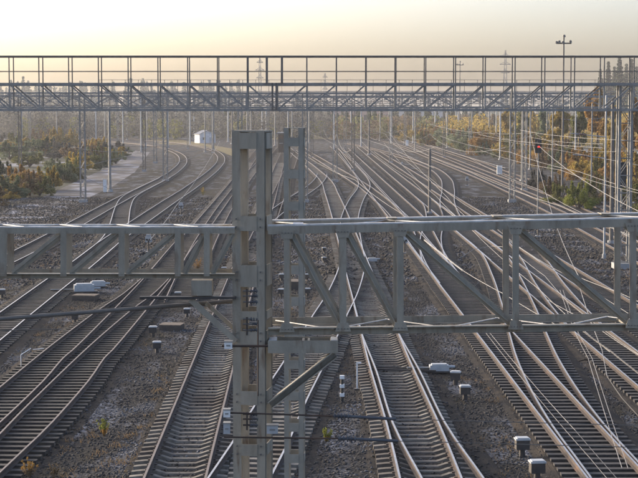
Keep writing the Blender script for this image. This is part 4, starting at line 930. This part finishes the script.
forest('young_spruce_wood', 420, -40, 700, 700, 1000, 9, 15, 3, 'spruce', None, 'spruce', 200, .6)
forest('autumn_wood', 200, 330, 700, 620, 900, 7, 11, 4, 'rust', None, 'round', 160, .7)
forest('olive_wood', 200, -40, 660, 640, 900, 6, 10, 5, 'olive', None, 'round', 160, .7)
forest('yellow_birch_wood', 70, 440, 700, 460, 640, 7, 11, 6, 'yellow', None, 'round', 320, .4)

# weeds
def weed(label, px, py, h, c, c2=None):
    g = G(px, py, .02); r = np.random.default_rng(int(px)); t = thing('weed_tuft', label, 'weed', g); b = MB(); cl = []
    for i in range(13):
        a = r.uniform(0, 6.28); l = h * r.uniform(.45, 1.0); q = r.uniform(.05, .42) * h; e = (math.cos(a) * q, math.sin(a) * q, l); b.cyl((0, 0, 0), e, .006, .003, 4)
        for f in (.35, .55, .75, .93): cl.append((e[0] * f, e[1] * f, l * f, .05 * h, .05 * h, .08 * h))
    b.build('stalks', [FOL['rust']], t); lo = [x for x in cl if x[2] < h * .4]; hi_ = [x for x in cl if x[2] >= h * .4]
    V, Fa = leafcloud(420, hi_, .017 + .012 * h, r, .35); link('leaves', polymesh('leaves', V, Fa, FOL[c]), t)
    if c2: V, Fa = leafcloud(260, lo, .017 + .012 * h, r, .35); link('leaves', polymesh('leaves', V, Fa, FOL[c2]), t)
weed('small yellow and green weed standing alone between the left tracks', 104, 437, .62, 'lime', 'orange')
weed('yellow-green weed tuft right of the near mast', 326, 443, .5, 'lime', 'yellow')
weed('rust-orange dead weed at the lower left bottom edge', 30, 478, .6, 'orange', 'rust')
weed('thin rust weed at the bottom edge right of the orange one', 54, 479, .35, 'rust')
weed('orange shrub on the hanger behind the left truss', 197, 272, .9, 'orange', 'rust')
weed('low yellow tussock between the curved tracks above the left truss', 203, 196, 1.2, 'yellow', 'olive')
def tufts(n, seed):
    r = np.random.default_rng(seed); V = []; Fs = []
    for i in range(n):
        y = r.uniform(36, 140); x = r.uniform(-1, 1) * y * .21
        if any((xi := xat(t, y)) is not None and abs(x - xi) < 1.4 for t in TR): continue
        if math.sin(x * .55 + 1) * math.sin(y * .11) + .4 * math.sin(x * 1.7 + y * .3) < .25: continue
        for k2 in range(7):
            a = r.uniform(0, 6.28); l = r.uniform(.05, .16); q = r.uniform(.04, .15); b0 = len(V); cx, cy = x + r.uniform(-.2, .2), y + r.uniform(-.2, .2)
            V += [(cx, cy - .012, 0), (cx + .02, cy + .012, 0), (cx + math.cos(a) * q, cy + math.sin(a) * q, l)]; Fs.append((b0, b0 + 1, b0 + 2))
    return V, Fs
V, Fs = tufts(5000, 9); tag(link('dry_weeds', mesh('dry_weeds', V, Fs, FOL['rust'])), kind='stuff')

# ------------------------------------------------------------------ haze
hm = bpy.data.materials.new('haze'); hm.use_nodes = True; n = hm.node_tree.nodes
for x in list(n):
    if x.type == 'BSDF_PRINCIPLED': n.remove(x)
pv = n.new('ShaderNodeVolumePrincipled'); pv.inputs['Color'].default_value = (0.95, 0.94, 0.95, 1); pv.inputs['Density'].default_value = 0.00016; pv.inputs['Anisotropy'].default_value = 0.2
hm.node_tree.links.new(pv.outputs[0], n['Material Output'].inputs['Volume'])
b = MB(); b.box((0, 1490, 22.0), (6400, 3780, 48.0)); tag(b.build('haze', [hm]), kind='stuff')
